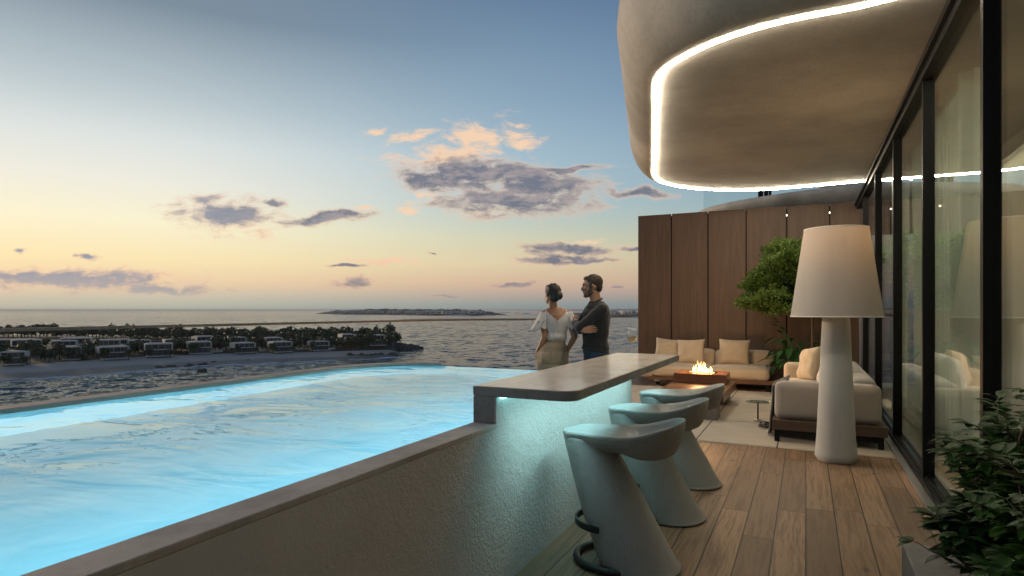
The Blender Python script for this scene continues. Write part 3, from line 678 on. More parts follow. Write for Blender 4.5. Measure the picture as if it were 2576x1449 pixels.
# ------------------------------------------------------------------ canopy above
led_px = [(2180,454),(2089,462),(2006,469),(1923,475.4),(1841,477.5),(1758,474),(1696,466),(1656,454),(1645,437),(1646,410),(1648,331),(1650,248),(1652,203),(1675,170),(1716,143),(1778,112),(1861,81),(1965,52),(2089,27),(2213,2)]
CZ = 3.58
led = [U(x, y, CZ) for x, y in led_px]
led = [Vector((3.2, 11.9, CZ)), Vector((1.9, 11.62, CZ))]+led+[Vector((1.5, 4.55, CZ)), Vector((3.5, 4.25, CZ))]
path = catmull(led, 5)
path = [Vector((p.x, p.y, CZ)) for p in path]
sm_ = path[:]
for _ in range(3): sm_ = [sm_[0]]+[(sm_[i-1]+sm_[i]*2+sm_[i+1])/4 for i in range(1, len(sm_)-1)]+[sm_[-1]]
path = sm_
nor = []
for i, p in enumerate(path):
    d = path[min(i+1, len(path)-1)]-path[max(i-1, 0)]; d.normalize(); nor.append(Vector((d.y, -d.x, 0)))
cen = Vector((0, 8, CZ))
if (path[len(path)//2]-cen).dot(nor[len(path)//2]) < 0: nor = [-n_ for n_ in nor]
for _ in range(8): nor = [nor[0]]+[(nor[i-1]+nor[i]+nor[i+1]).normalized() for i in range(1, len(nor)-1)]+[nor[-1]]
can = empty('roof_canopy', (0, 0, 0), label='rounded plaster roof canopy with glowing edge line over the lounge', cat='canopy')
g = G(); prof = [(-.02, 0), (.05, .0), (.13, .035), (.21, .11), (.28, .21), (.335, .36), (.36, .52), (.345, .70), (.28, .88), (.16, 1.04), (-.05, 1.16), (-.4, 1.2)]
def near_k(p): return 1.0
rings = [[(p.x+n_.x*o, p.y+n_.y*o, CZ+z) for o, z in prof] for p, n_ in zip(path, nor)]
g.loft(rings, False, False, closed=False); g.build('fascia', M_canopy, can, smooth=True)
g = G(); ce = [(p.x, p.y) for p in path]
ce = ce[::-1]
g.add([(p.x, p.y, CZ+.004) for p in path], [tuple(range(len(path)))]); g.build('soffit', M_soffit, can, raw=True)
g = G(); g.add([(p.x-n_.x*.4, p.y-n_.y*.4, CZ+1.2) for p, n_ in zip(path, nor)], [tuple(range(len(path)))]); g.build('roof', M_slab, can, raw=True)
g = G(); g.tube([(p.x, p.y, CZ-.004) for p in path], .018, 8); M_led = emis('led_warm', (1.0, .85, .63), 92); g.build('light_strip', M_led, can, smooth=True)
# ------------------------------------------------------------------ neighbouring terrace beyond the screen
nb = empty('neighbour_terrace', (0, 0, 0), label='grey curved balcony slab with glass rail beyond the timber screen', cat='balcony')
np_ = [Vector(p) for p in [(3.5, 14.7, 0), (1.5, 14.75, 0), (.2, 15.0, 0), (-1.0, 15.5, 0), (-2.0, 16.2, 0), (-2.65, 17.2, 0), (-2.8, 18.4, 0), (-2.4, 20, 0), (-1, 21.2, 0), (3.5, 22, 0)]]
pp = catmull(np_, 7); nn = []
for i, p in enumerate(pp):
    d = pp[min(i+1, len(pp)-1)]-pp[max(i-1, 0)]; d.normalize(); nn.append(Vector((-d.y, d.x, 0)))
if (pp[20]-Vector((2, 18, 0))).dot(nn[20]) < 0: nn = [-q for q in nn]
nz0 = 3.74
pr = [(-1.4, -.1), (-.5, .02), (-.1, .14), (.02, .26), (.05, .34), (.03, .40), (0, .42)]
g = G(); g.loft([[(p.x+q.x*o, p.y+q.y*o, nz0+z) for o, z in pr] for p, q in zip(pp, nn)], False, False, closed=False); g.build('slab_edge', M_slab, nb, smooth=True)
g = G(); g.add([(p.x, p.y, nz0+.42) for p in pp], [tuple(range(len(pp)))]); g.add([(p.x-q.x*1.4, p.y-q.y*1.4, nz0-.1) for p, q in zip(pp, nn)], [tuple(range(len(pp)))]); g.build('slab', M_slab, nb, raw=True)
g = G(); g.loft([[(p.x-q.x*.2, p.y-q.y*.2, nz0+.42), (p.x-q.x*.2, p.y-q.y*.2, nz0+1.7)] for p, q in zip(pp, nn)], False, False, closed=False); g.build('glass_rail', M_nglass, nb)
for (px, dd, wd) in ((1912, 15.3, .06), (1926, 15.4, .05), (1936, 15.5, .03), (2086, 15.3, .035), (2096, 15.3, .035), (2106, 15.3, .035), (2118, 15.3, .035), (2130, 15.3, .04), (2146, 15.2, .11), (2163, 15.2, .09)):
    p = UD(px, dd); g = G(); g.box((p.x-wd, p.y+.2, nz0+.43), (p.x+wd, p.y+.3, nz0+3.4)); g.build('post', M_frame, nb)
g = G(); g.box((.3, 15.9, nz0+.43), (3.4, 16.2, nz0+2.9)); g.build('wall', M_villa, nb)
# ------------------------------------------------------------------ timber screen
scr = empty('timber_screen', (-1.2, YW, 0), label='tall walnut panelled screen wall closing the end of the terrace', cat='screen wall')
xs = []
for px in (1604, 1689, 1781, 1877, 1979, 2087, 2168):
    r_ = (px-1288)/FPX; Y = YW; xs.append(((r_*cos(YAW)*Y)-sin(YAW)*Y)/(cos(YAW)+r_*sin(YAW)))
xs[-1] = XF+.02
for i in range(6):
    g = G(); g.box((xs[i]+.012+1.2, 0, .02), (xs[i+1]-.012+1.2, .05, 3.62-.0), .003); g.build('panel', M_wwall, scr)
g = G(); g.box((xs[0]+.02+1.2, .06, 0), (XF+1.2, .14, 3.58)); g.build('backing', M_frame, scr)
for q, zq in ((4, 3.42), (5, 3.42)):
    g = G(); g.box((xs[q]-.008+1.2, -.004, zq), (xs[q]+.008+1.2, .02, zq+.03)); g.build('gap_glint', MATS.setdefault('pin', emis('gap_glint', (1, .9, .65), 6)), scr)  # glowing dabs standing in for light coming through the panel joints
g = G(); g.box((xs[0], YW-.035, .0), (XF-.1, YW-.004, .09), .003); g.build('skirting', M_white, kind='structure')
# ------------------------------------------------------------------ glass facade
fac = empty('glass_facade', (XF, 0, 0), label='dark framed floor to ceiling glass wall along the terrace', cat='glass wall')
MY = [2.33, 4.31, 6.28, 8.24, 10.28, 12.36]
for y in MY:
    g = G(); g.box((-.035, y-.03, .06), (.055, y+.03, CZ-.1), .003); g.build('mullion', M_frame, fac)
g = G(); g.box((-.05, -2, CZ-.11), (.08, YW, CZ-.0), .004); g.box((-.085, -2, CZ-.05), (-.05, YW, CZ-.001), .002); g.build('head_rail', M_frame, fac)
g = G(); g.box((-.06, -2, .004), (.08, YW-.04, .06), .003); g.box((-.02, -2, .06), (.0, YW-.04, .075)); g.build('sill_track', M_frame, fac)
g = G(); g.box((-.125, -2, .003), (-.062, YW-.04, .03), .002); g.build('drain_channel', M_steel, fac)
ys = [-2]+MY+[YW-.04]
for a, b_ in zip(ys, ys[1:]):
    g = G(); g.box((.008, a+.03, .075), (.02, b_-.03, CZ-.11)); g.build('glass_pane', M_glass, fac)
# room behind the glass
g = G(); g.box((XF-.1, -4, -.30), (6.5, YW+.6, .002)); g.build('room_floor', M_room, kind='structure')
g = G(); g.box((XF+.09, -4, CZ+.012), (6.5, YW+.6, CZ+.2)); g.build('room_ceiling', M_roomwall, kind='structure')
XB = 2.55
g = G(); g.box((XB, -4, 0), (XB+.2, YW, CZ+.011)); g.build('room_wall', M_roomwall, kind='structure')
g = G(); g.box((XB-.30, -3.6, CZ-.16), (XB-.27, YW-.4, CZ+.011)); g.build('light_pelmet', M_roomwall, kind='structure')
g = G(); g.box((XB-.2, -3.5, CZ-.03), (XB-.12, YW-.5, CZ-.01)); cv = g.build('cove_light', emis('cove_warm', (1, .93, .66), 16)); tag(cv, 'warm cove light strip hidden behind a pelmet along the inner room wall', 'light strip')
for y in (4.75,):
    g = G(); g.box((1.75, y-.22, .003), (2.1, y+.22, CZ+.01), .004); o = g.build('room_column', M_roomdark, kind='structure')
for (a, b_, x_, lab) in ((6.35, 8.0, 1.28, 'widest sheer white curtain hanging behind the glass by the lamp reflection'), (8.75, 9.45, 1.32, 'narrow gathered sheer curtain behind the second bay of glass'), (10.8, 11.5, 1.32, 'sheer curtain hanging farthest along the glass near the screen'), (1.6, 2.6, 1.3, 'sheer curtain beside the shrub at the near end of the glass')):
    g = G(); N = 150; rings = []
    for k in range(N+1):
        u = k/N; y = a+(b_-a)*u; w = .075*sin(u*(b_-a)*34+1.6*sin(u*9))+.014*sin(u*(b_-a)*97)
        rings.append([(x_+w*(.55+.45*zq), y+.02*sin(zq*3+u*20)*(1-zq), .03+(CZ-.06)*zq) for zq in (0, .15, .35, .6, .85, 1)])
    g.loft(rings, False, False, closed=False); o = g.build('sheer_curtain', M_curtain, smooth=True); tag(o, lab, 'curtain', 'sheer curtains behind the glass')
# low furniture inside, seen through the glass
cb = empty('sideboard', (2.3, 5.6, 0), label='low wooden sideboard against the inner room wall behind the glass', cat='sideboard')
g = G(); g.box((-.22, -.9, .1), (.22, .9, .72), .01); g.build('cabinet', M_walnut_y, cb)
g = G(); g.box((-.24, -.93, .72), (.24, .93, .76), .004); g.build('top', M_white, cb)
for k in (-.6, 0, .6):
    g = G(); g.box((-.235, k-.28, .14), (-.221, k+.28, .68), .003); dd_ = g.build('door', M_walnut, cb)
for sx in (-.15, .15):
    for sy in (-.8, .8): g = G(); g.box((sx-.02, sy-.02, 0), (sx+.02, sy+.02, .1)); g.build('leg', M_black, cb)
# ------------------------------------------------------------------ giant floor lamp
lp = empty('floor_lamp', (.27, 6.86, 0), label='giant white fabric floor lamp with tapered sleeve and conical shade', cat='floor lamp')
g = G(); rings = []
for k in range(40):
    u = k/39; z = .002+1.47*u; r = .184*(1-u)+.121*u+.012*exp(-u*14)
    if k == 0: r = .165
    rings.append([(r*cos(a)*(1+.01*mnoise.noise(Vector((cos(a)*2, sin(a)*2, z*5)))*exp(-u*5)*3), r*sin(a), z) for a in [2*pi*q/56 for q in range(56)]])
g.loft(rings); g.build('sleeve', M_lampbody, lp, smooth=True, angle=50)
g = G(); g.lathe([(.412, 1.43), (.288, 2.30)], 72); g.lathe([(.409, 1.43), (.285, 2.30)], 72); sh = g.build('lamp_shade', M_lampshade, lp, smooth=True)
g = G()
for r, z in ((.4105, 1.432), (.2865, 2.30)): g.tube([(r*cos(a), r*sin(a), z) for a in [2*pi*q/64 for q in range(64)]], .006, 6, closed=True)
for a in (0, 2*pi/3, 4*pi/3): g.tube([(0, 0, 2.2), (.29*cos(a), .29*sin(a), 2.285)], .004, 6)
g.tube([(0, 0, 1.4), (0, 0, 2.2)], .012, 8); g.build('shade_ring', M_white, lp)
g = G(); g.ell((0, 0, 2.2), (.05, .05, .05)); g.build('bulb', emis('lamp_bulb', (1, .60, .28), 190), lp, smooth=True)
# ------------------------------------------------------------------ sofas
def cushion(parent, nm, lo, hi, r, m, puff=(0, 0, 0), wr=.004, seed=1, n=12, **kw):
    g = G(); soft(g, lo, hi, r, puff, wr, seed, n); return g.build(nm, m, parent, smooth=True, **kw)
def seam(parent, pts, m, r=.005, closed=True):
    g = G(); g.tube(pts, r, 6, closed=closed); return g.build('piping', m, parent, smooth=True)
SB = (-2.92, 11.95)
sb = empty('sofa', (SB[0], SB[1], 0), label='long beige two section sofa against the timber screen on a low walnut plinth', cat='sofa', group='low modular sofas')
g = G(); g.box((.12, .05, .13), (2.50, 1.25, .20), .004); g.build('plinth', M_walnut, sb)
for x in (.3, 1.4, 2.3):
    for y in (.12, 1.1): g = G(); g.box((x-.03, y-.03, .0), (x+.03, y+.03, .035)); g.box((x-.03, y-.03, .03), (x+.03, y+.03, .13)); g.build('leg', M_black, sb)
g = G(); g.box((.24, .07, .0), (.34, .45, .025)); g.box((.24, .07, .1), (.34, .45, .129)); g.box((.27, .09, .025), (.31, .15, .1)); g.build('foot_bracket', M_steel, sb)
cushion(sb, 'seat', (.16, .0, .2), (1.255, 1.0, .425), .07, M_sofa, (0, .02, .02), seed=1)
cushion(sb, 'seat', (1.255, .0, .2), (2.33, 1.0, .425), .07, M_sofa, (0, .02, .025), seed=5)
cushion(sb, 'backrest', (.16, .93, .2), (1.25, 1.22, .70), .08, M_sofa, (0, .02, .01), seed=7)
cushion(sb, 'backrest', (1.26, .93, .2), (2.36, 1.22, .69), .08, M_sofa, (0, .02, .01), seed=9)
cushion(sb, 'armrest', (-.03, .0, .17), (.22, 1.2, .56), .08, M_sofa, (.01, 0, .01), seed=11)
def put_pillow(nm, loc, w, h, t_, lean, rz, m, seed, label, roll=0, parent=None):
    o = pillow_mesh(w, h, t_, seed).build(nm, m, None, smooth=True)
    o.location = loc; o.rotation_euler = (Matrix.Rotation(rz, 4, 'Z') @ Matrix.Rotation(radians(90)-lean, 4, 'X') @ Matrix.Rotation(roll, 4, 'Z')).to_euler()
    return tag(o, label, 'pillow', 'sofa pillows')
put_pillow('pillow', (-2.54, 12.72, .66), .56, .50, .22, radians(16), radians(12), M_pillow, 1, 'beige pillow in the left corner of the long sofa, partly behind another pillow', radians(-6))
put_pillow('pillow', (-2.08, 12.55, .655), .56, .52, .22, radians(18), radians(-7), M_pillow, 4, 'beige pillow leaning in front of the corner pillow on the long sofa', radians(3))
put_pillow('pillow', (-1.26, 12.62, .665), .58, .52, .24, radians(15), radians(4), M_pillow, 9, 'beige pillow standing alone behind the flames on the long sofa', radians(-2))
SR = (-.34, 7.45)
sr = empty('sofa', (SR[0], SR[1], 0), label='grey beige sofa seen from its end beside the glass wall and behind the lamp', cat='sofa', group='low modular sofas')
g = G(); g.box((0, 0, .155), (1.115, 3.3, .265), .004); g.build('plinth', M_dwood, sr)
for (x, y) in ((.02, .05), (1.03, .05), (.02, 3.15), (1.03, 3.15)): g = G(); g.box((x, y, 0), (x+.055, y+.055, .153)); g.build('leg', M_black, sr)
for yy_ in (.052, 3.152): g = G(); g.box((.02, yy_, .085), (1.085, yy_+.048, .149)); g.build('cross_beam', M_black, sr)
for xx_ in (.02, .97): g = G(); g.box((xx_, .045, .1495), (xx_+.1, .10, .1545)); g.build('mounting_plate', M_steel, sr)
cushion(sr, 'armrest', (.02, .06, .268), (1.07, .34, .68), .065, M_graysofa, (0, .015, .01), .003, 3, 16)
cushion(sr, 'armrest', (.03, 2.95, .268), (1.0, 3.22, .67), .07, M_sofa, (0, .015, .01), .003, 13, 14)
cushion(sr, 'seat', (.05, .36, .268), (.8, 1.65, .45), .06, M_sofa, (.01, 0, .025), seed=21)
cushion(sr, 'seat', (.05, 1.66, .268), (.8, 2.94, .45), .06, M_sofa, (.01, 0, .025), seed=22)
cushion(sr, 'backrest', (.78, .36, .268), (1.05, 1.75, .72), .07, M_graysofa, (.01, 0, .01), seed=23)
cushion(sr, 'backrest', (.78, 1.76, .268), (1.05, 3.1, .72), .07, M_graysofa, (.01, 0, .01), seed=24)
put_pillow('pillow', (.32, 8.75, .72), .5, .46, .2, radians(14), radians(-78), M_wpillow, 31, 'white pillow on the sofa by the glass, showing right of the lamp sleeve', radians(5))
put_pillow('pillow', (.28, 9.35, .70), .52, .48, .22, radians(16), radians(-95), M_wpillow, 35, 'white pillow on the sofa by the glass, half hidden behind its neighbour', radians(-4))
put_pillow('pillow', (.05, 10.05, .70), .52, .50, .22, radians(15), radians(-70), M_pillow, 37, 'beige pillow on the sofa by the glass, showing left of the lamp sleeve', radians(8))
# throw hanging on the sofa side
g = G(); rings = []
for k in range(25):
    u = k/24; y = 7.78+.55*u; rings.append([(-.345-.018*sin(u*21)-.012*s, y, z) for s, z in ((0, .60), (0, .45), (1, .33), (2, .22), (2.5, .11), (4, .03))])
    rings[-1].insert(0, (-.18, y, .69))
g.loft(rings, False, False, closed=False); th = g.build('throw_blanket', fabric('charcoal_throw', (.035, .032, .03), 200, 5), smooth=True)
so_ = th.modifiers.new('s', 'SOLIDIFY'); so_.thickness = .008
tag(th, 'dark charcoal throw hanging over the side of the sofa by the glass', 'blanket')
# cables coiled on the rug
g = G(); rnd = random.Random(4); pts = []
for k in range(60):
    a = k*.62; pts.append((-.44+(.07+.035*sin(k*.5))*cos(a), 8.35+(.10+.04*cos(k*.37))*sin(a), .018+.0006*k+.012*rnd.random()))
pts += [(-.30, 8.1, .02), (-.22, 8.2, .02)]
g.tube(catmull(pts, 4), .009, 6); o = g.build('cable', M_rubber, smooth=True); tag(o, 'black cable lying coiled on the rug beside the throw', 'cable')
# ------------------------------------------------------------------ coffee table with fire pit
ct = empty('coffee_table', (-1.5, 9.3, 0), label='low coffee table of walnut slab on rough concrete blocks', cat='coffee table')
g = G(); g.box((-.40, -.75, .002), (.43, -.42, .30), .006); g.build('block', M_table, ct)
g = G(); g.box((-.40, .75, .002), (.40, 1.15, .20), .006); g.build('block', M_table, ct)
g = G(); g.box((-.45, -.405, .20), (.47, 1.33, .328), .004); g.build('tabletop', M_walnut_y, ct)
g = G(); g.box((-.44, -.77, .303), (.45, -.41, .328), .003); g.build('end_cap', M_walnut, ct)
fp = empty('fire_pit', (-1.52, 10.28, .329), label='square walnut fire box with open flames over pale pebbles', cat='fire pit')
g = G(); g.box((-.40, -.30, .0), (.40, .30, .125), .004)
g.box((-.40, -.30, .1255), (-.22, .30, .152), .002); g.box((.22, -.30, .1255), (.40, .30, .152), .002); g.box((-.2195, -.30, .1255), (.2195, -.13, .152), .002); g.box((-.2195, .13, .1255), (.2195, .30, .152), .002)
g.build('casing', wood('fire_box_walnut', (.17, .07, .035), axis=0, rough=.25), fp)
g = G(); g.box((-.2185, -.129, .126), (-.21, .129, .158)); g.box((.21, -.129, .126), (.2185, .129, .158)); g.box((-.209, -.129, .126), (.209, -.121, .158)); g.box((-.209, .121, .126), (.209, .129, .158)); g.build('tray', M_frame, fp)
g = G(); rnd = random.Random(8)
for _ in range(260):
    r_ = .008+.007*rnd.random(); g.ell((rnd.uniform(-.2, .2), rnd.uniform(-.115, .115), .134+rnd.random()*.014), (r_, r_*.8, r_*.7), u=6, v=4)
g.build('pebbles', M_pebble, fp, smooth=True, kind='stuff')
M_fl = bpy.data.materials.new('flame'); M_fl.use_nodes = True; t = NT(M_fl.node_tree); t.n.clear()
tc = t.new('ShaderNodeTexCoord').outputs['Object']; sp = t.new('ShaderNodeSeparateXYZ'); t.set(sp, 0, tc)
hgt = t.m('DIVIDE', t.m('SUBTRACT', sp.outputs[2], .14), .2)
e = t.new('ShaderNodeEmission', ins={0: t.ramp(hgt, [(0, (1, .35, .05)), (.25, (1, .72, .32)), (.7, (1, .62, .2)), (1, (1, .35, .06))]), 1: 5.5})
lw = t.new('ShaderNodeLayerWeight'); lw.inputs[0].default_value = .35
mx = t.new('ShaderNodeMixShader', ins={0: t.m('MULTIPLY', lw.outputs[1], .8), 1: e.outputs[0], 2: t.new('ShaderNodeBsdfTransparent').outputs[0]}); t.new('ShaderNodeOutputMaterial', ins={0: mx})
for k in range(13):
    x = -.15+.30*k/12+rnd.uniform(-.012, .012); y = rnd.uniform(-.06, .06); h = .10+.10*exp(-((x+.02)/.08)**2)+rnd.uniform(-.03, .02)
    g = G(); pts = []; rr = []
    for q in range(9):
        u = q/8; pts.append((x+.018*sin(u*4+k*1.7)*u+.01*sin(u*9+k)*u, y+.01*cos(u*5+k)*u, .14+h*u)); rr.append(max(.0012, (.016+.006*sin(k*3.1))*(1-u)**.8*(.55+1.0*sin(min(1, u*2.2)*pi/2))))
    g.tube(catmull(pts, 3), [rr[min(8, i//3)]*(1-(i % 3)/3)+rr[min(8, i//3+1)]*(i % 3)/3 for i in range(25)], 8); g.build('flame', M_fl, fp, smooth=True)
fl_ = bpy.data.lights.new('fire_glow', 'POINT'); fl_.energy = 48; fl_.color = (1, .52, .2); fl_.shadow_soft_size = .12; fo_ = bpy.data.objects.new('fire_glow', fl_); link(fo_, fp); fo_.location = (0, -.05, .38)
# glass side table
stb = empty('side_table', (-.575, 8.75, 0), label='small round glass side table on a thin black stem', cat='side table')
g = G(); g.lathe([(.001, .268), (.152, .268), (.155, .272), (.152, .276), (.001, .276)], 40); g.build('tabletop', M_tglass, stb)
g = G(); g.tube([(0, 0, .02), (0, 0, .266)], .010, 12); g.tube([(0, 0, .262), (0, 0, .267)], .03, 16); g.build('stem', M_black, stb)
g = G(); g.lathe([(.001, .012), (.048, .012), (.05, .018), (.05, .032), (.04, .038), (.001, .038)], 8); g.build('base', M_steel, stb)
# ------------------------------------------------------------------ rug
m, t, b = PM('wool_rug'); tc = t.new('ShaderNodeTexCoord').outputs['Object']
sp = t.new('ShaderNodeSeparateXYZ'); t.set(sp, 0, tc)
n = t.noise(tc, 140, 3, .7); n2 = t.noise(tc, 2.2, 5, .65, 1.0); n3 = t.noise(t.mapping(tc, (1, 8, 1)), 5, 4)
col = t.mix(n2, (.42, .375, .31), (.56, .51, .435)); col = t.mix(t.m('MULTIPLY', t.sm(n3, .45, .7), .35), col, (.36, .31, .25))
def ln(coord, v, w=.008): return t.m('LESS_THAN', t.m('ABSOLUTE', t.m('SUBTRACT', coord, v)), w)
L = None
for c_, v in ((0, -1.13), (0, -.28), (1, 8.62), (0, -2.3), (1, 10.9)):
    l_ = ln(sp.outputs[c_], v); L = l_ if L is None else t.m('MAXIMUM', L, l_)
col = t.mix(L, col, (.09, .07, .055)); t.set(b, 'Base Color', col); b.inputs['Roughness'].default_value = .95
t.set(b, 'Normal', t.bump(t.m('SUBTRACT', t.m('ADD', n, t.m('MULTIPLY', n2, .8)), L), .9, .012)); M_rug = m
b = bmesh.new(); bmesh.ops.create_grid(b, x_segments=150, y_segments=260, size=.5)
rx0, rx1, ry0, ry1 = -3.1, .83, 7.2, 11.9
for v in b.verts:
    ex_ = min(v.co.x+.5, .5-v.co.x)*(rx1-rx0); ey = min(v.co.y+.5, .5-v.co.y)*(ry1-ry0); e_ = min(ex_, ey)
    X = rx0+(v.co.x+.5)*(rx1-rx0); Y = ry0+(v.co.y+.5)*(ry1-ry0)
    wob_ = mnoise.noise(Vector((X*9, Y*9, 0)))*.006
    v.co = Vector((X+(wob_ if ex_ < .02 else 0), Y+(wob_ if ey < .02 else 0), .016-.013*max(0, 1-e_/.02)+.003*mnoise.noise(Vector((X*24, Y*24, 1)))))
g = G(); g.bm(b); rg = g.build('rug', M_rug, smooth=True); tag(rg, 'cream wool rug with dark seam lines under the lounge furniture', 'rug')
# ------------------------------------------------------------------ plants
def leaf(g, p, d, up, L, Wd, droop=.3, fold=.25):
    d = d.normalized(); s = d.cross(up)
    if s.length < .01: s = d.cross(Vector((1, 0, 0)))
    s.normalize(); n = s.cross(d).normalized()
    prof = [(0, .02), (.2, .62), (.45, 1), (.7, .78), (.88, .38), (1, .02)]
    vs = []; fs = []
    for u, w in prof:
        c = p+d*(L*u)-n*(L*droop*u*u)
        vs += [c-s*(Wd*w/2)+n*(Wd*fold*w*.5), c, c+s*(Wd*w/2)+n*(Wd*fold*w*.5)]
    for i in range(len(prof)-1):
        a = i*3; fs += [(a, a+1, a+4, a+3), (a+1, a+2, a+5, a+4)]
    g.add(vs, fs)
def small_leaf(g, p, d, L, Wd, rnd):
    s = d.cross(Vector((rnd.uniform(-1, 1), rnd.uniform(-1, 1), rnd.uniform(-1, 1)))).normalized()
    q = p+d*L*.5; g.add([p, q+s*Wd/2, p+d*L, q-s*Wd/2], [(0, 1, 2, 3)])
rnd = random.Random(21)
# foreground planter and shrub
pl = empty('planter', (.39, 2.05, 0), label='pitted pale concrete planter box in the bottom right corner', cat='planter')
g = G(); g.box((0, 0, .002), (.20, 1.2, .452), .008); g.box((.20, 1.06, .002), (.50, 1.2, .452), .008); g.box((.20, 0, .002), (.50, .14, .452), .008); g.box((.42, .14, .002), (.50, 1.06, .452), .008); g.build('box', M_planter, pl)
g = G(); g.box((.201, .141, .1), (.419, 1.059, .42)); g.build('soil', M_soil, pl, kind='stuff')
sh_ = empty('shrub', (.72, 2.58, .42), label='dark glossy leafed shrub spilling over the concrete planter', cat='shrub')
gl_ = G(); gs = G()
def bush_stem(p, d, L, depth):
    pts = [p]; q = p.copy(); dd = d.normalized(); N = 7
    for k in range(N):
        dd = (dd+Vector((rnd.uniform(-.28, .28), rnd.uniform(-.28, .28), rnd.uniform(-.12, .2)))).normalized(); q = q+dd*(L/N); pts.append(q.copy())
        if k >= 1:
            for _ in range(3):
                a = rnd.uniform(0, 2*pi); o = Vector((cos(a), sin(a), rnd.uniform(-.25, .5))).normalized(); o = (o+dd*.35).normalized()
                leaf(gl_, q+o*.008, o, Vector((0, 0, 1)), rnd.uniform(.05, .09), rnd.uniform(.03, .048), rnd.uniform(.15, .55))
        if depth and k in (2, 4, 5):
            a = rnd.uniform(0, 2*pi); bush_stem(q, (dd*.5+Vector((cos(a), sin(a), .15))), L*.55, depth-1)
    gs.tube(pts, [.0055*(1-.7*i/N) for i in range(N+1)], 5)
for k in range(18):
    a = 2*pi*k/18; r0 = rnd.uniform(.0, .1)
    bush_stem(Vector((r0*cos(a), .35*sin(a), 0)), Vector((.30*cos(a)+.12, .6*sin(a)-.1, rnd.uniform(.55, 1.1))), rnd.uniform(.26, .46), 2)
for k in range(7): bush_stem(Vector((.02, .05*k, .0)), Vector((.45, rnd.uniform(-.2, .2), .9)), rnd.uniform(.4, .6), 2)
for k in range(2): bush_stem(Vector((-.03, .1+.06*k, .04)), Vector((-.75, .35, .6)), rnd.uniform(.26, .36), 1)
gl_.build('foliage', M_leafbush, sh_, smooth=True, raw=True); gs.build('stems', M_bark, sh_, smooth=True)
# peace lily in the corner
lily = empty('potted_lily', (-.18, 12.35, 0), label='broad leafed peace lily in a dark pot behind the far sofa arm', cat='plant')
g = G(); g.lathe([(.001, .002), (.17, .002), (.2, .3), (.21, .34), (.19, .34), (.185, .31), (.001, .31)], 28); g.build('pot', M_frame, lily, smooth=True, angle=40)
g1 = G(); g2 = G()
for k in range(64):
    a = rnd.uniform(0, 2*pi); out = rnd.uniform(.08, .46); top = rnd.uniform(.45, .98); b0 = Vector((rnd.uniform(-.07, .07), rnd.uniform(-.07, .07), .3))
    tip = Vector((out*cos(a), out*sin(a), top)); mid = (b0+tip)/2+Vector((0, 0, .12)); pts = catmull([b0, mid, tip], 4); g2.tube(pts, .0045, 5)
    d = Vector((cos(a), sin(a), rnd.uniform(-.5, .3))); leaf(g1, tip, d, Vector((0, 0, 1)), rnd.uniform(.20, .34), rnd.uniform(.08, .125), rnd.uniform(.25, .6))
for k in range(5):
    a = pi+rnd.uniform(-.9, .9); b0 = Vector((0, 0, .3)); tip = Vector((.28*cos(a), .2*sin(a), 1.05+.1*k*.6)); g2.tube(catmull([b0, (b0+tip)/2+Vector((.05, 0, .08)), tip], 4), .005, 5)
    leaf(g1, tip, Vector((cos(a), sin(a), .6)), Vector((0, 0, 1)), .22, .1, .3)
g1.build('foliage', M_leaflily, lily, smooth=True, raw=True); g2.build('stems', M_leaflily, lily, smooth=True)
# multi-stem tree in the corner
tr = empty('ornamental_tree', (.22, 12.2, 0), label='small leafy multi stem tree by the timber screen, crown beside the lamp shade', cat='tree')
g = G(); g.box((-.28, -.3, .002), (.28, .3, .42), .02); g.build('pot', M_frame, tr)
gt = G(); gc = G()
def limb(p, d, L, r, depth):
    pts = [p]; q = p.copy(); dd = d.normalized(); N = 6
    for k in range(N):
        dd = (dd+Vector((rnd.uniform(-.22, .22), rnd.uniform(-.22, .22), rnd.uniform(-.08, .12)))).normalized(); q = q+dd*(L/N); pts.append(q.copy())
        if depth > 0 and k >= 2:
            for _ in range(2 if depth > 1 else 3):
                a = rnd.uniform(0, 2*pi); limb(q, dd*.7+Vector((cos(a), sin(a), rnd.uniform(-.25, .45))), L*.52, r*.5, depth-1)
        if depth == 0:
            for _ in range(19):
                e_ = Vector((rnd.gauss(0, 1), rnd.gauss(0, 1), rnd.gauss(0, .6))).normalized(); small_leaf(gc, q+e_*rnd.uniform(0, .085), (e_+Vector((0, 0, .15))).normalized(), rnd.uniform(.032, .058), rnd.uniform(.02, .034), rnd)
    gt.tube(pts, [r*(1-.55*i/N) for i in range(N+1)], 6)
for (x, y, dx, dy, Lz) in ((-.06, 0, -.10, .0, 1.5), (.06, .05, .06, .05, 1.5)):
    p0 = Vector((x, y, .38)); pts = [p0+Vector((dx*u*1.6+.05*sin(u*4+x*20), dy*u, Lz*u)) for u in [k/8 for k in range(9)]]
    gt.tube(pts, [.034-.016*k/8 for k in range(9)], 8); top = pts[-1]
    for d_ in ((-1.0, .0, .35), (-.75, -.35, .55), (-.5, .45, .6), (-.95, .25, .12), (-.2, 0, .9), (.25, .2, .8), (.4, -.3, .6), (-.3, -.6, .5), (-.85, .1, -.12), (-.6, -.35, -.15), (-.55, .3, 1.0)):
        limb(top+Vector((0, 0, rnd.uniform(-.3, 0))), Vector(d_), rnd.uniform(.55, .78), .014, 2)
gt.build('trunk', M_bark, tr, smooth=True); gc.build('crown', M_leaftree, tr, raw=True)
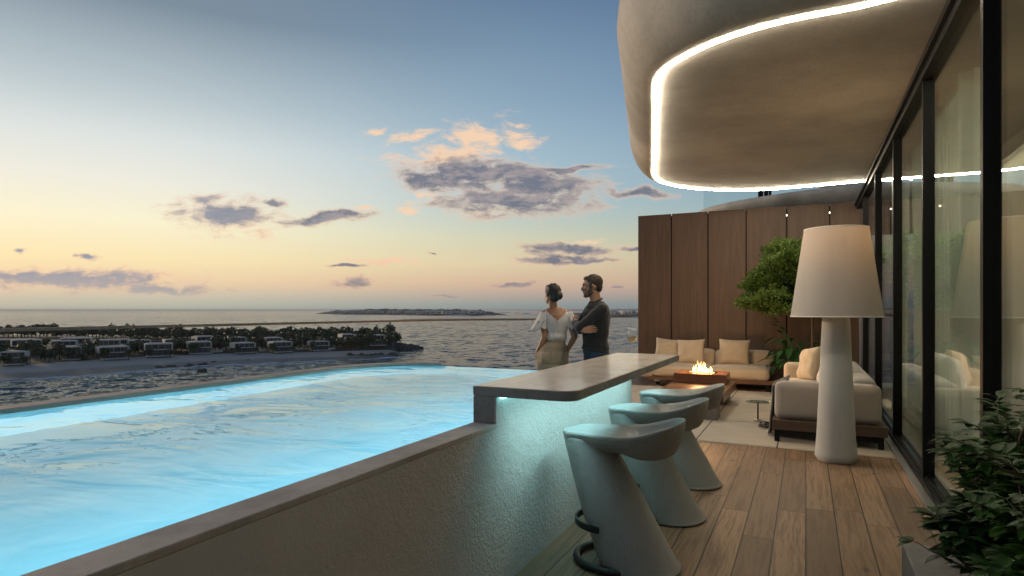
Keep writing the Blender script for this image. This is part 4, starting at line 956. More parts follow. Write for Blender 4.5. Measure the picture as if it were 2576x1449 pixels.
# ------------------------------------------------------------------ balustrade
rp = [U(-180, 835, 1.36), U(0, 826, 1.36), U(555, 814.3, 1.36), U(1100, 803, 1.36)]
rp = [Vector((-5.62, 1.0, 1.36)), Vector((-5.60, 3.0, 1.36)), Vector((-5.55, 5.5, 1.36)), Vector((-5.42, 7.6, 1.36)), Vector((-5.0, 8.9, 1.36)), Vector((-4.35, 10.2, 1.36)), Vector((-3.9, 12.0, 1.36)), Vector((-3.55, 13.62, 1.36))]
rp = [U(-380, 836.5, 1.36), U(0, 826, 1.36), U(555, 814.3, 1.36), U(1100, 803.2, 1.36), U(1380, 801.2, 1.36)]
rp = [Vector((p.x, p.y, 1.36)) for p in rp]+[Vector((-3.75, 11.4, 1.36)), Vector((-3.58, 13.6, 1.36))]
rp_s = catmull(rp, 8)
bl = empty('glass_balustrade', (0, 0, 0), label='frameless glass balustrade with thin bronze handrail along the terrace edge', cat='balustrade')
g = G(); g.loft([[(p.x-.0, p.y, 1.335), (p.x+.045, p.y-.01, 1.335), (p.x+.045, p.y-.01, 1.36), (p.x, p.y, 1.36)] for p in rp_s]); g.build('handrail', M_rail, bl)
st_ = rp_s[::4]
if st_[-1] != rp_s[-1]: st_.append(rp_s[-1])
for a, b_ in zip(rp_s[:-1:4], rp_s[4::4]):
    i0 = rp_s.index(a); seg = rp_s[i0:i0+5]
    g = G(); g.loft([[(p.x+.018, p.y, .02), (p.x+.018, p.y, 1.333)] for p in seg], False, False, closed=False); g.build('glass_pane', M_rglass, bl)
g = G(); g.loft([[(p.x-.02, p.y, .001), (p.x+.055, p.y, .001), (p.x+.055, p.y, .06), (p.x-.02, p.y, .06)] for p in rp_s]); g.build('base_channel', M_frame, bl)
# ------------------------------------------------------------------ people (local x to the right of the view, y away from it)
def skin_mat(name, c):
    m, t, b = PM(name); tc = t.new('ShaderNodeTexCoord').outputs['Object']; n = t.noise(tc, 22, 3)
    t.set(b, 'Base Color', t.mix(n, tuple(v*.88 for v in c), tuple(v*1.1 for v in c))); b.inputs['Roughness'].default_value = .5
    b.inputs['Subsurface Weight'].default_value = .12; b.inputs['Subsurface Radius'].default_value = (.02, .008, .004); return m
M_skinw = skin_mat('skin_tan', (.42, .215, .125)); M_skinm = skin_mat('skin_light', (.46, .255, .165))
def cloth(name, c, sc=9, dist=.012, st=(1, 1, .35)):
    m, t, b = PM(name); tc = t.new('ShaderNodeTexCoord').outputs['Object']
    n = t.noise(t.mapping(tc, st), sc, 4, .6, 1.2); n2 = t.noise(tc, 300, 2)
    t.set(b, 'Base Color', t.mix(n, tuple(v*.85 for v in c), tuple(min(1, v*1.08) for v in c))); b.inputs['Roughness'].default_value = .85; b.inputs['Sheen Weight'].default_value = .15
    t.set(b, 'Normal', t.bump(t.m('ADD', n, t.m('MULTIPLY', n2, .03)), .75, dist)); return m
M_blouse = cloth('white_cotton', (.74, .72, .70), 10, .01); M_khaki = cloth('khaki_cotton', (.40, .315, .22), 9, .014, (1, 1, .8)); M_shirt = cloth('black_jersey', (.012, .012, .014), 8, .016, (1, 1, 1)); M_jeans = cloth('dark_denim', (.025, .045, .085), 12, .01)
def hairmat(name, c):
    m, t, b = PM(name); tc = t.new('ShaderNodeTexCoord').outputs['Object']; n = t.noise(t.mapping(tc, (1, 1, .25)), 90, 3, .6, .6)
    t.set(b, 'Base Color', t.mix(n, tuple(v*.5 for v in c), tuple(v*1.7 for v in c))); b.inputs['Roughness'].default_value = .55; t.set(b, 'Normal', t.bump(n, .8, .006)); return m
M_hairw = hairmat('hair_black_brown', (.016, .010, .008)); M_hairm = hairmat('hair_dark_brown', (.03, .019, .013)); M_beard = hairmat('beard_brown', (.085, .048, .03))
M_gold = mat('gold', (.8, .5, .2), .25, 1, grain=(50, .05, .0002)); M_eye = mat('eye_white', (.6, .58, .55), .2, grain=(50, .05, 0)); M_iris = mat('iris', (.03, .018, .01), .15, grain=(50, .05, 0)); M_shoe = mat('shoe_leather', (.05, .035, .028), .45, grain=(30, .3, .002)); M_lip = mat('lips', (.33, .12, .09), .45, grain=(50, .1, .0005))
def frame(origin, az_, tilt=0):     # matrix: head faces local -y' turned to az_ (0 = away, +90 = picture left)
    return Matrix.Translation(Vector(origin)) @ Matrix.Rotation(az_, 4, 'Z') @ Matrix.Rotation(tilt, 4, 'X')
def headpieces(g, M, k=1.0, male=True):      # face looks along +y of M; origin at mid head
    def E_(c, r): 
        q = G(); q.ell((0, 0, 0), r); 
        c = Vector(c)*k
        g.add([(M @ (Vector(v)*k+c))[:] for v in q.v], q.f)
    def C_(a, b_, r0, r1):
        q = G(); q.cap(a, b_, r0, r1); g.add([(M @ (Vector(v)*k))[:] for v in q.v], q.f)
    E_((0, -.008, .028), (.076, .096, .088)); E_((0, .035, -.02), (.058, .058, .075)); E_((0, .045, -.065), (.040 if male else .034, .040, .038)); E_((0, .078, -.088), (.020, .018, .018))
    C_((-.030, .082, .032), (.030, .082, .032), .015, .015)                 # brow
    C_((0, .086, .022), (0, .106, -.020), .009, .0115); E_((-.010, .100, -.026), (.008, .011, .007)); E_((.010, .100, -.026), (.008, .011, .007))   # nose
    E_((-.036, .070, -.012), (.018, .020, .016)); E_((.036, .070, -.012), (.018, .020, .016))         # cheeks
    C_((-.016, .090, -.052), (.016, .090, -.052), .007, .007); C_((-.014, .088, -.062), (.014, .088, -.062), .0075, .0075)      # lips
    for s in (-1, 1):
        C_((s*.074, -.006, .016), (s*.080, -.016, -.004), .013, .012); C_((s*.078, -.014, -.002), (s*.072, -.004, -.024), .011, .007)
        C_((s*.052, .006, -.048), (s*.028, .062, -.084), .018, .018)      # jaw
def eyes(M, parent, k=1.0):
    for s in (-1, 1):
        g = G(); c = M @ (Vector((s*.030, .0755, .012))*k); g.ell(c, (.0085*k, .0085*k, .0085*k)); e = g.build('eye', M_eye, parent, smooth=True)
        g = G(); c = M @ (Vector((s*.030, .0815, .012))*k); g.ell(c, (.0045*k,)*3); g.build('iris', M_iris, e, smooth=True)
        g = G(); pts = [M @ (Vector((s*(.016+.030*u), .0945-.016*u*u, .030+.006*sin(u*pi)))*k) for u in (0, .25, .5, .75, 1)]; g.tube(pts, .0035, 6); g.build('eyebrow', M_hairm, parent, smooth=True)
def hand(g, wrist, d, palm_n, curl=.3, k=1.0, thumb=1):      # d: direction of the fingers, palm_n: palm facing
    d = Vector(d).normalized(); n = Vector(palm_n); n = (n-d*n.dot(d)).normalized(); s = d.cross(n)
    w = Vector(wrist); 
    for i, (o, L) in enumerate(((-.031, .068), (-.0105, .078), (.0105, .071), (.031, .056))):
        b0 = w+d*.082*k+s*o*k; g.cap(w+d*.015*k+s*o*.6*k, b0, .0125*k, .0105*k, 8)
        p = b0; dd = d.copy(); 
        for j, f in enumerate((.45, .32, .23)):
            dd = (dd+n*curl*(.7+.25*j)).normalized(); q = p+dd*L*f*k; g.cap(p, q, (.0078-.0007*j)*k, (.0072-.0007*j)*k, 8); p = q
    g.cap(w+s*-.010*k+d*.02*k, w+d*.045*k-s*.036*k*thumb+n*.012*k, .014*k, .0115*k, 8); g.cap(w+d*.045*k-s*.036*k*thumb+n*.012*k, w+d*.085*k-s*.046*k*thumb+n*.022*k, .0105*k, .008*k, 8)
def ering(cx_, cy_, z, rx, ry, n=40, f=None): return [(cx_+(rx+(f(a, z) if f else 0))*cos(a), cy_+(ry+(f(a, z) if f else 0))*sin(a), z) for a in [2*pi*q/n for q in range(n)]]
def ipt(z, T):
    if z <= T[0][0]: return T[0][1:]
    for a, b_ in zip(T, T[1:]):
        if z <= b_[0]:
            u = (z-a[0])/(b_[0]-a[0]); u = u*u*(3-2*u); return tuple(x+(y-x)*u for x, y in zip(a[1:], b_[1:]))
    return T[-1][1:]
# ---- woman
pw_ = UD(1399.4, 6.7)
wo_ = empty('person', (pw_.x, pw_.y, 0), YAW, label='woman seen from behind in white ruffled blouse and khaki trousers, hands in pockets', cat='person')
HM = frame((-.042, .012, 1.668), radians(28), radians(-3))
TW = [(.86, -.042, .0, .165, .125), (1.0, -.042, -.002, .166, .128), (1.08, -.03, 0, .135, .105), (1.17, -.002, 0, .088, .076), (1.22, .0, .0, .092, .08), (1.30, .0, 0, .118, .092), (1.38, .004, .0, .138, .098), (1.44, .004, .0, .142, .088), (1.48, -.0, .0, .120, .066), (1.505, -.012, .0, .075, .055)]
g = G(); headpieces(g, HM, .98, False)
g.cap((-.03, .0, 1.49), (-.042, .0, 1.60), .052, .046)
g.loft([ering(*(lambda q: (q[0], q[1], z, q[2]-.006, q[3]-.006))(ipt(z, TW))) for z in [.9+.61*k/26 for k in range(27)]])
g.cap((-.115, 0, 1.462), (-.03, 0, 1.495), .040, .05); g.cap((.115, 0, 1.462), (-.02, 0, 1.495), .040, .05)
g.cap((-.135, .0, 1.445), (-.128, -.035, 1.20), .048, .037); g.cap((-.128, -.035, 1.20), (-.205, .01, 1.035), .036, .025); hand(g, (-.205, .01, 1.04), (-.08, .25, -1), (1, .1, 0), .15, .95)
g.cap((.135, .0, 1.445), (.200, -.03, 1.205), .048, .037); g.cap((.200, -.03, 1.205), (.125, .02, 1.055), .036, .025); hand(g, (.125, .03, 1.06), (-.15, .35, -1), (-1, .1, 0), .15, .95, -1)
for s, hx in ((-1, -.125), (1, .042)):
    g.cap((hx, 0, .86), (hx+.0*s, .01, .47), .075, .05); g.cap((hx, .01, .47), (hx, -.01, .09), .05, .036); g.cap((hx, -.02, .045), (hx+.02*s, .15, .03), .035, .026)
blob(g, 'body', M_skinw, wo_, .0075, 4)
eyes(HM, wo_, .98)
# trousers with seat, pockets and creases
def wr_t(p, nrm):
    k = .004*mnoise.noise(Vector((p.x*9, p.y*9, p.z*16)))+.003*sin(p.z*70+p.x*35+6*mnoise.noise(p*6))*max(0, mnoise.noise(p*4)+.3)
    fold = .009*exp(-((p.z-.90-.35*abs(p.x+.04))/.012)**2)
    return p+nrm*(k-fold*(1 if p.y < 0 else 0))
g = G(); TT = [(z, a, b_, c+.012, d+.012) for z, a, b_, c, d in TW]
g.loft([ering(*(lambda q: (q[0], q[1]-.0, z, q[2], q[3]))(ipt(z, TT))) for z in [.86+.335*k/20 for k in range(21)]])
g.ell((-.115, -.055, .965), (.085, .085, .10)); g.ell((.030, -.055, .965), (.085, .085, .10))
for hx in (-.128, .045):
    g.cap((hx, -.01, .90), (hx, .005, .5), .098, .078); g.cap((hx, .005, .5), (hx, -.01, .14), .078, .07)
g.ell((-.205, .03, 1.0), (.035, .05, .07)); g.ell((.115, .045, 1.02), (.03, .04, .06))
tr_ = blob(g, 'trousers', M_khaki, wo_, .0085, 3, wr_t)
g = G(); g.loft([ering(*(lambda q: (q[0], q[1], z, q[2]+.004, q[3]+.004))(ipt(z, TT))) for z in (1.148, 1.151, 1.17, 1.189, 1.192)], False, False); wb = g.build('waistband', M_khaki, tr_, smooth=True)
wb.modifiers.new('s', 'SOLIDIFY').thickness = .006
for a in (-pi/2-.55, -pi/2+.35, -pi/2+.95):
    g = G()
    q = ipt(1.17, TT); x = q[0]+(q[2]+.008)*cos(a); y = q[1]+(q[3]+.008)*sin(a); g.box((x-.006, y-.004, 1.142), (x+.006, y+.004, 1.196), .001)
    g.build('belt_loop', M_khaki, tr_)
for hx in (-.125, .045):
    g = G(); N = 8; vs = []
    for i in range(N+1):
        for j in range(N+1):
            x = hx-.052+.104*i/N; z = .915+.125*j/N; 
            yy = None
            ok, loc, nr, ix = tr_.ray_cast(Vector((x, -.5, z)), Vector((0, 1, 0)))
            vs.append((x, (loc.y if ok else -.1)-.0035, z))
    g.add(vs, [(i*(N+1)+j, (i+1)*(N+1)+j, (i+1)*(N+1)+j+1, i*(N+1)+j+1) for i in range(N) for j in range(N)])
    p_ = g.build('back_pocket', M_khaki, tr_, smooth=True); p_.modifiers.new('s', 'SOLIDIFY').thickness = .004
# blouse with deep V back
def ztop(a):
    s = abs(cos(a)); back = sin(a) < 0
    zc = 1.372 if back else 1.41
    return min(1.492, zc+(s/.93)**1.0*.125) if s < .93 else 1.492-.04*(s-.93)/.07
g = G(); N = 72; Mz = 30; rings = []
for j in range(Mz+1):
    ring = []
    for q in range(N):
        a = 2*pi*q/N; zt = ztop(a); z = 1.165+(zt-1.165)*j/Mz; c_, d_, rx, ry = ipt(z, TW)
        blouse = .012+.016*exp(-((z-1.20)/.035)**2)+.004*sin(a*13+z*20)*exp(-((z-1.22)/.09)**2)+.005*mnoise.noise(Vector((cos(a)*2.4, sin(a)*2.4, z*7)))
        ring.append((c_+(rx+blouse)*cos(a), d_+(ry+blouse)*sin(a), z+(.0)))
    rings.append(ring)
g.loft(rings, False, False); bw = g.build('blouse', M_blouse, wo_, smooth=True); bw.modifiers.new('s', 'SOLIDIFY').thickness = .005
g = G(); g.tube([Vector(p)+Vector((0, 0, .001)) for p in rings[-1]], .0045, 6, closed=True); g.build('neck_trim', M_blouse, bw, smooth=True)
for s in (-1, 1):
    cx0 = s*.132; tiers = [(1.475, .052, 1.375, .098, .010), (1.415, .070, 1.285, .118, .014)]
    for ti, (za, ra, zb, rb, amp) in enumerate(tiers):
        g = G(); rings = []
        for j in range(11):
            u = j/10; z = za+(zb-za)*u; r = ra+(rb-ra)*u**.8; cc_ = cx0+s*(.028+.03*ti)*u+s*.012*ti
            rings.append([(cc_+(r*.80+amp*u*u*sin(a*8+s+ti*2))*cos(a), .0+(r*.86+amp*u*u*sin(a*8+s+ti*2+.5))*sin(a), z+.012*u*sin(a*5+ti*2)+ s*.0+.02*u*cos(a)*-s) for a in [2*pi*q/96 for q in range(96)]])
        g.loft(rings, True, False); rf_ = g.build('sleeve_ruffle', M_blouse, bw, smooth=True); rf_.modifiers.new('s', 'SOLIDIFY').thickness = .004
# hair, bun, earring, shoes
g = G()
def HP(c, r, gg=None):
    q = G(); q.ell((0, 0, 0), r); g.add([(HM @ (Vector(v)+Vector(c)))[:] for v in q.v], q.f)
HP((0, -.020, .034), (.086, .098, .090)); HP((0, -.045, -.02), (.070, .060, .065)); HP((0, -.055, -.055), (.045, .035, .03)); HP((0, .035, .075), (.062, .055, .040))
HP((0.012, -.112, -.022), (.048, .038, .046)); HP((.03, -.118, -.01), (.025, .022, .03))
def bunw(p, nrm):
    q = HM.inverted() @ p; a = math.atan2(q.z+.02, q.x); return p+nrm*(.0022*sin(a*16+q.y*60)+.0015*mnoise.noise(p*40))
blob(g, 'hair', M_hairw, wo_, .0065, 3, bunw)
g = G(); c = HM @ Vector((-.081, -.004, -.062)); g.tube([c+Vector((.024*cos(a)*.85, .0+.012*cos(a), .026*sin(a))) for a in [2*pi*q/28 for q in range(28)]], .0016, 6, closed=True); g.build('earring', M_gold, wo_, smooth=True)
for hx in (-.125, .042):
    g = G(); g.cap((hx, -.035, .04), (hx, .16, .032), .045, .036); g.box((hx-.04, -.07, .001), (hx+.04, .19, .02), .008); g.build('shoe', M_shoe, wo_, smooth=True, angle=50)
# ---- man
pm_ = UD(1490.5, 6.5)
mo = empty('person', (pm_.x, pm_.y, 0), YAW, label='man in black long sleeved top and jeans standing in profile with crossed arms', cat='person')
HM = frame((-.005, .0, 1.742), radians(84), radians(-4))
TM = [(.90, .04, 0, .135, .15), (1.0, .042, 0, .13, .15), (1.08, .035, .0, .122, .145), (1.18, .03, 0, .118, .148), (1.28, .035, 0, .128, .165), (1.38, .038, 0, .138, .185), (1.46, .045, 0, .132, .18), (1.53, .052, 0, .105, .145), (1.58, .045, 0, .07, .085), (1.61, .035, 0, .055, .06)]
g = G(); headpieces(g, HM, 1.03, True)
g.cap((.045, 0, 1.55), (.018, 0, 1.68), .062, .056)
g.loft([ering(*(lambda q: (q[0], q[1], z, q[2]-.012, q[3]-.012))(ipt(z, TM))) for z in [.9+.7*k/26 for k in range(27)]])
EL = Vector((-.155, -.185, 1.315)); SHN = Vector((.075, -.165, 1.50)); SHF = Vector((-.0, .17, 1.50)); EF = Vector((-.155, .14, 1.285))
g.cap(SHN, EL, .05, .04); g.cap(EL, (-.185, .02, 1.365), .038, .028); hand(g, (-.185, .01, 1.365), (-.05, 1, .35), (.8, 0, -.1), .25, 1.0)
g.cap(SHF, EF, .05, .04); g.cap(EF, (-.14, -.20, 1.285), .036, .026); hand(g, (-.135, -.222, 1.285), (1, .0, .14), (.05, 1, 0), .08, 1.0, -1)
for hx, hy in ((.03, -.09), (.055, .09)):
    g.cap((hx, hy, .9), (hx-.01, hy, .5), .085, .058); g.cap((hx-.01, hy, .5), (hx+.02, hy, .1), .056, .042); g.cap((hx+.02, hy, .05), (hx-.14, hy-.01, .035), .04, .03)
blob(g, 'body', M_skinm, mo, .0046, 2)
eyes(HM, mo, 1.03)
def wr_s(p, nrm):
    k = .006*mnoise.noise(Vector((p.x*7, p.y*7, p.z*10)))+.005*max(0, sin(p.z*45-p.x*38+5*mnoise.noise(p*5)))*max(0, .5-abs(p.z-1.16)*2.2)*2
    k += .005*sin(p.z*95+p.x*20)*exp(-((p.z-1.075)/.045)**2)
    return p+nrm*k
g = G(); TS = [(z, a, b_, c+.012, d+.010) for z, a, b_, c, d in TM]
g.loft([ering(*(lambda q: (q[0], q[1], z, q[2]+(.012*exp(-((z-1.10)/.04)**2)), q[3]+(.010*exp(-((z-1.10)/.04)**2))))(ipt(z, TS))) for z in [1.045+.545*k/30 for k in range(31)]])
g.ell((.085, -.0, 1.43), (.095, .17, .12))
g.cap(SHN, EL, .064, .052); g.cap(SHN+Vector((-.0, .06, .02)), (.045, 0, 1.545), .055, .06); g.cap(EL, (-.180, -.02, 1.355), .052, .037)
g.cap(SHF, EF, .062, .052); g.cap(SHF+Vector((0, -.06, .02)), (.045, 0, 1.545), .055, .06); g.cap(EF, (-.148, -.185, 1.28), .05, .036)
blob(g, 'shirt', M_shirt, mo, .008, 3, wr_s)
g = G(); g.tube([(.038+.066*cos(a), .072*sin(a), 1.592+.026*cos(a)) for a in [2*pi*q/36 for q in range(36)]], .008, 6, closed=True); g.build('collar', M_shirt, mo, smooth=True)
g = G(); g.loft([ering(*(lambda q: (q[0], q[1], z, q[2]+.006, q[3]+.006))(ipt(z, TM))) for z in [.86+.21*k/12 for k in range(13)]])
g.ell((.095, -.06, .96), (.085, .085, .10)); g.ell((.10, .06, .96), (.085, .085, .10))
for hx, hy in ((.03, -.085), (.055, .085)): g.cap((hx, hy, .9), (hx-.01, hy, .5), .102, .078); g.cap((hx-.01, hy, .5), (hx+.02, hy, .11), .076, .066)
jn = blob(g, 'jeans', M_jeans, mo, .0085, 3, lambda p, nrm: p+nrm*.004*mnoise.noise(Vector((p.x*10, p.y*10, p.z*18))))
g = G(); g.loft([ering(*(lambda q: (q[0], q[1], z, q[2]+.014, q[3]+.014))(ipt(z, TM))) for z in (1.035, 1.04, 1.065, 1.07)], False, False); g.build('waistband', M_jeans, jn, smooth=True)
# hair cap, sideburns and beard
def grow(name, pcs, m_, amp):
    global g
    g = G()
    for c, r in pcs:
        q = G(); q.ell((0, 0, 0), r); g.add([(HM @ ((Vector(v)+Vector(c))*1.03))[:] for v in q.v], q.f)
    return blob(g, name, m_, mo, .0055, 2, lambda p, nrm: p+nrm*(amp*mnoise.noise(p*75)+amp*.7*mnoise.noise(p*160)))
grow('hair', [((0, -.022, .050), (.082, .096, .084)), ((0, .038, .090), (.060, .046, .026)), ((0, -.058, .0), (.068, .052, .06)), ((-.070, .012, .020), (.012, .020, .040)), ((.070, .012, .020), (.012, .020, .040)), ((0, -.075, -.03), (.045, .025, .03))], M_hairm, .0022)
grow('beard', [((0, .066, -.088), (.026, .028, .020)), ((-.030, .052, -.078), (.022, .032, .024)), ((.030, .052, -.078), (.022, .032, .024)), ((-.054, .022, -.052), (.018, .028, .030)), ((.054, .022, -.052), (.018, .028, .030)), ((-.066, .012, -.02), (.010, .014, .03)), ((.066, .012, -.02), (.010, .014, .03)), ((0, .096, -.041), (.022, .009, .006))], M_beard, .002)
for hx, hy in ((-.02, -.09), (.0, .09)):
    g = G(); g.cap((hx+.05, hy, .045), (hx-.14, hy, .035), .045, .037); g.box((hx-.18, hy-.045, .001), (hx+.09, hy+.045, .022), .008); g.build('shoe', M_shoe, mo, smooth=True, angle=50)
# ------------------------------------------------------------------ sea and land
SEA = -25.0
b = bmesh.new(); bmesh.ops.create_circle(b, cap_ends=True, cap_tris=True, segments=96, radius=20000)
for v in b.verts: v.co.z = SEA
g = G(); g.bm(b); g.build('sea_water', M_sea, kind='structure')
def pl_(T, x):
    if x <= T[0][0]: return T[0][1]
    for a, b_ in zip(T, T[1:]):
        if x <= b_[0]: return a[1]+(b_[1]-a[1])*(x-a[0])/(b_[0]-a[0])
    return T[-1][1]
WLn = [(-900, 1015), (-400, 975), (0, 956), (128, 950), (367, 932), (512, 920), (726, 911), (897, 904), (1010, 896.5)]
BT = [(-900, 950), (-400, 934), (0, 921), (213, 908), (367, 897), (576, 889), (750, 886), (897, 882), (1010, 879)]
BK = [(-900, 838), (-400, 843), (0, 846), (400, 849), (800, 856), (1010, 864)]
# rows across the land: fraction 0 waterline .. 1 far shore
g = G(); cols = [-900+1900*k/90 for k in range(91)]+[1004]; rows = []
def lp_(x, f):                      # f: 0 water, .18 beach top, 1 far shore
    w = U(x, pl_(WLn, x), SEA); t_ = U(x, pl_(BT, x), SEA+2.2); k_ = U(x, pl_(BK, x), SEA)
    if f < .18: p = w.lerp(t_, f/.18)
    else: p = t_.lerp(k_, (f-.18)/.82)
    return p
FR = [-.04, 0, .03, .06, .09, .12, .15, .18, .22, .3, .4, .5, .6, .7, .8, .88, .94, .98, 1.0, 1.02]
def hz(f, p):
    n_ = mnoise.noise(Vector((p.x*.03, p.y*.03, 0)))
    if f < 0: return SEA-.6
    if f <= .18: return SEA+.02+2.2*(f/.18)**.8+.15*n_
    if f < .94: return SEA+2.6+.5*n_+1.6*sin((f-.18)/.76*pi)
    return SEA+2.6*(1.0-f)/.06*1.0-.2
vs = []; 
for f in FR:
    for x in cols:
        taper = 1
        p = lp_(x, max(0, f)) if f >= 0 else U(x, pl_(WLn, x), SEA)+ (U(x, pl_(WLn, x), SEA)-U(x, pl_(BT, x), SEA))*.05
        z = hz(f, p); e_ = max(0, (x-985)/19.0); z = z*(1-e_)+(SEA-.3)*e_ if x > 985 else z
        jx = mnoise.noise(Vector((p.x*.08, p.y*.08, 3)))*2.0; vs.append((p.x+jx, p.y+jx*.5, z))
nc = len(cols); gs_ = [(i*nc+j, i*nc+j+1, (i+1)*nc+j+1, (i+1)*nc+j) for i in range(len(FR)-1) for j in range(nc-1)]
g.add(vs, gs_)
for i, f in enumerate(g.f):
    g.mi[i] = 0 if f[0]//nc < 7 else 1
g.build('headland_ground', [M_sand, M_ground], smooth=True, raw=True, kind='structure')
def rockmass(name, pts, label, voxel=.9):      # (px, depth-line y, width m, height m)
    g = G(); rnd = random.Random(len(pts))
    for (px, py, w, h) in pts:
        p = U(px, py, SEA)
        for _ in range(5):
            q = p+Vector((rnd.uniform(-w, w)*.6, rnd.uniform(-w, w)*.6, 0)); hh = h*rnd.uniform(.6, 1.05); r_ = w*rnd.uniform(.35, .6)
            bb = bmesh.new(); bmesh.ops.create_icosphere(bb, subdivisions=2, radius=1)
            for v in bb.verts:
                nn_ = mnoise.noise(v.co*1.7+Vector((px, _, 0)))*.35; v.co = Vector((v.co.x*r_*(1+nn_), v.co.y*r_*(1+nn_), v.co.z*hh*(1+nn_)))+q
            g.bm(bb)
    def dsp(p, nrm): return p+nrm*(1.1*mnoise.noise(p*.28)+.5*mnoise.noise(Vector((p.x*1.1, p.y*1.1, p.z*.5))))
    o = blob(g, name, M_rock, None, voxel, 1, dsp); return tag(o, label, 'rocks')
rockmass('rocky_point', [(880+k*14, 882-k*.35, 9-.35*k, 7.5-.35*k if k < 7 else 7-1.1*(k-7)*.8) for k in range(13)]+[(1052, 876.5, 2.6, 1.8), (1063, 875.8, 1.4, .8)], 'dark craggy rock point at the wooded tip of the headland')
rockmass('rock_spit', [(880+k*13, 899-k*.45, 4.5-.2*k, 2.2-.08*k) for k in range(10)]+[(1010, 896, 1.3, .7)], 'low dark rock spit where the beach ends in the sea', .7)
rockmass('shore_rocks', [(400+k*22, 926-k*1.35+(-3 if k > 5 else 0), 2.6, .9) for k in range(20)], 'scattered dark boulders along the lower edge of the beach', .6)
# surf
g = G(); rnd = random.Random(5)
def surf(px, py, w, d_, z=SEA+.05):
    p = U(px, py, SEA); tdir = (U(px+20, pl_(WLn, px+20), SEA)-U(px, pl_(WLn, px), SEA)).normalized() if py > 860 else RT
    nd = Vector((-tdir.y, tdir.x, 0)); N = 12; top = []; 
    for k in range(N+1):
        u = -1+2*k/N; a = (1-u*u)**.6*d_*(1+.6*mnoise.noise(Vector((px+k*.9, py, 0)))); q = p+tdir*(w*u); top.append((q.x+nd.x*a, q.y+nd.y*a, z)); top.append((q.x-nd.x*a*.7, q.y-nd.y*a*.7, z)); top.append((q.x, q.y, z+d_*.5*(1-u*u)))
    fs = []
    for k in range(N): a = k*3; fs += [(a, a+3, a+5, a+2), (a+2, a+5, a+4, a+1)]
    g.add(top, fs)
for k in range(90):
    x = rnd.uniform(-80, 1000); surf(x, pl_(WLn, x)+rnd.uniform(.3, 2.2), rnd.uniform(1.5, 6), rnd.uniform(.25, .75))
for x, y in ((1062, 876.5), (1075, 877), (1010, 897.5), (1035, 886)): surf(x, y, 3, .4)
g.build('surf_foam', M_foam, smooth=True, raw=True, kind='stuff')
# ---- villas
bd = (U(700, 887, SEA+2)-U(100, 914, SEA+2)); BANG = math.atan2(bd.y, bd.x)
def villa(w, dp, two=True, seed=0, warm=False):
    e = empty('villa', (0, 0, 0)); zf = 3.0 if two else 0; hh = 3.1; t_ = .38
    g = G(); g.box((-w/2, 0, zf), (-w/2+t_, dp, zf+hh-t_)); g.box((w/2-t_, 0, zf), (w/2, dp, zf+hh-t_)); g.box((-w/2+t_, 1.3, zf+t_), (w/2-t_, dp, zf+hh-t_)); g.box((-w/2+t_, 0, zf), (w/2-t_, dp-.0, zf+t_-.02)); g.build('wall', M_villa, e)
    g = G(); g.box((-w/2, 0, zf+hh-t_+.01), (w/2, dp, zf+hh)); g.box((-w/2+1.2, 2.0, zf+hh+.003), (w/2-1.5, dp-2, zf+hh+.25)); g.build('roof', M_villa, e)
    n_ = 4
    for k in range(n_):
        a = -w/2+t_+.1+(w-2*t_-.2)*k/n_; b2 = a+(w-2*t_-.2)/n_-.22
        g = G(); g.box((a, 1.2, zf+t_+.05), (b2, 1.29, zf+hh-t_-.05)); g.build('window', M_villadark, e)
    if two:
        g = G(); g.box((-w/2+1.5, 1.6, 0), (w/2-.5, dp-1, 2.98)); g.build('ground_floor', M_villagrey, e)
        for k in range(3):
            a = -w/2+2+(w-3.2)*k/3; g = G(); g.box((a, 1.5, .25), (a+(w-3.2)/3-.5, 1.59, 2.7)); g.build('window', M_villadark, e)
        g = G(); g.box((-w/2+.5, -3.2, 0), (w/2-.3, 1.45, .35)); g.build('terrace', M_villa, e)
    return e
r1 = [(32, 917, 60, 'nearest the left edge, its box top cut by trees'), (180, 904.5, 46, 'second from the left, dark glazing half behind trees'), (288, 902.5, 70, 'third from the left, wide with long dark windows'), (400, 896, 64, 'fourth from the left, white frame beside clear lawn'),
      (504, 889.5, 52, 'fifth from the left, dim ground floor'), (617, 887.5, 56, 'sixth from the left, bright right side wall'), (711, 885.5, 54, 'seventh from the left, with pale terrace steps'), (807, 881.5, 50, 'eighth from the left, partly behind round trees'), (893, 877, 34, 'ninth from the left, narrow and nearly hidden')]
r2 = [(68, 886, 55, 'a'), (160, 883, 60, 'b'), (275, 884, 52, 'c'), (352, 879, 58, 'd'), (437, 877, 48, 'e'), (520, 874.5, 56, 'f'), (600, 873.5, 42, 'g'), (690, 872, 46, 'h'), (877, 866.5, 32, 'i'), (950, 869, 40, 'j')]
r3 = [(40, 866, 70, 'k'), (190, 866, 60, 'l'), (300, 866, 52, 'm'), (527, 860, 30, 'n')]
protos = {}
def place_villa(px, py, wpx, lab, two, grp, zg):
    p = U(px, py, zg); dist_ = (p-Vector((0, 0, zg))).dot(FW); w = wpx/FPX*dist_
    key = (round(w/2)*2, two)
    if key not in protos: v_ = villa(key[0], 10, two); protos[key] = v_
    else: v_ = ccopy(protos[key])
    v_.location = (p.x, p.y, zg); rq = random.Random(px); v_.rotation_euler = (0, 0, BANG+rq.uniform(-.22, .10)); v_.scale = (rq.uniform(.85, 1.05), 1, rq.uniform(.82, 1.1)); tag(v_, lab, 'house', grp); return v_
zb = SEA+2.6
for (px, py, w_, s_) in r1: place_villa(px, py, w_, 'white box villa facing the beach, '+s_, True, 'white villas along the beach', zb)
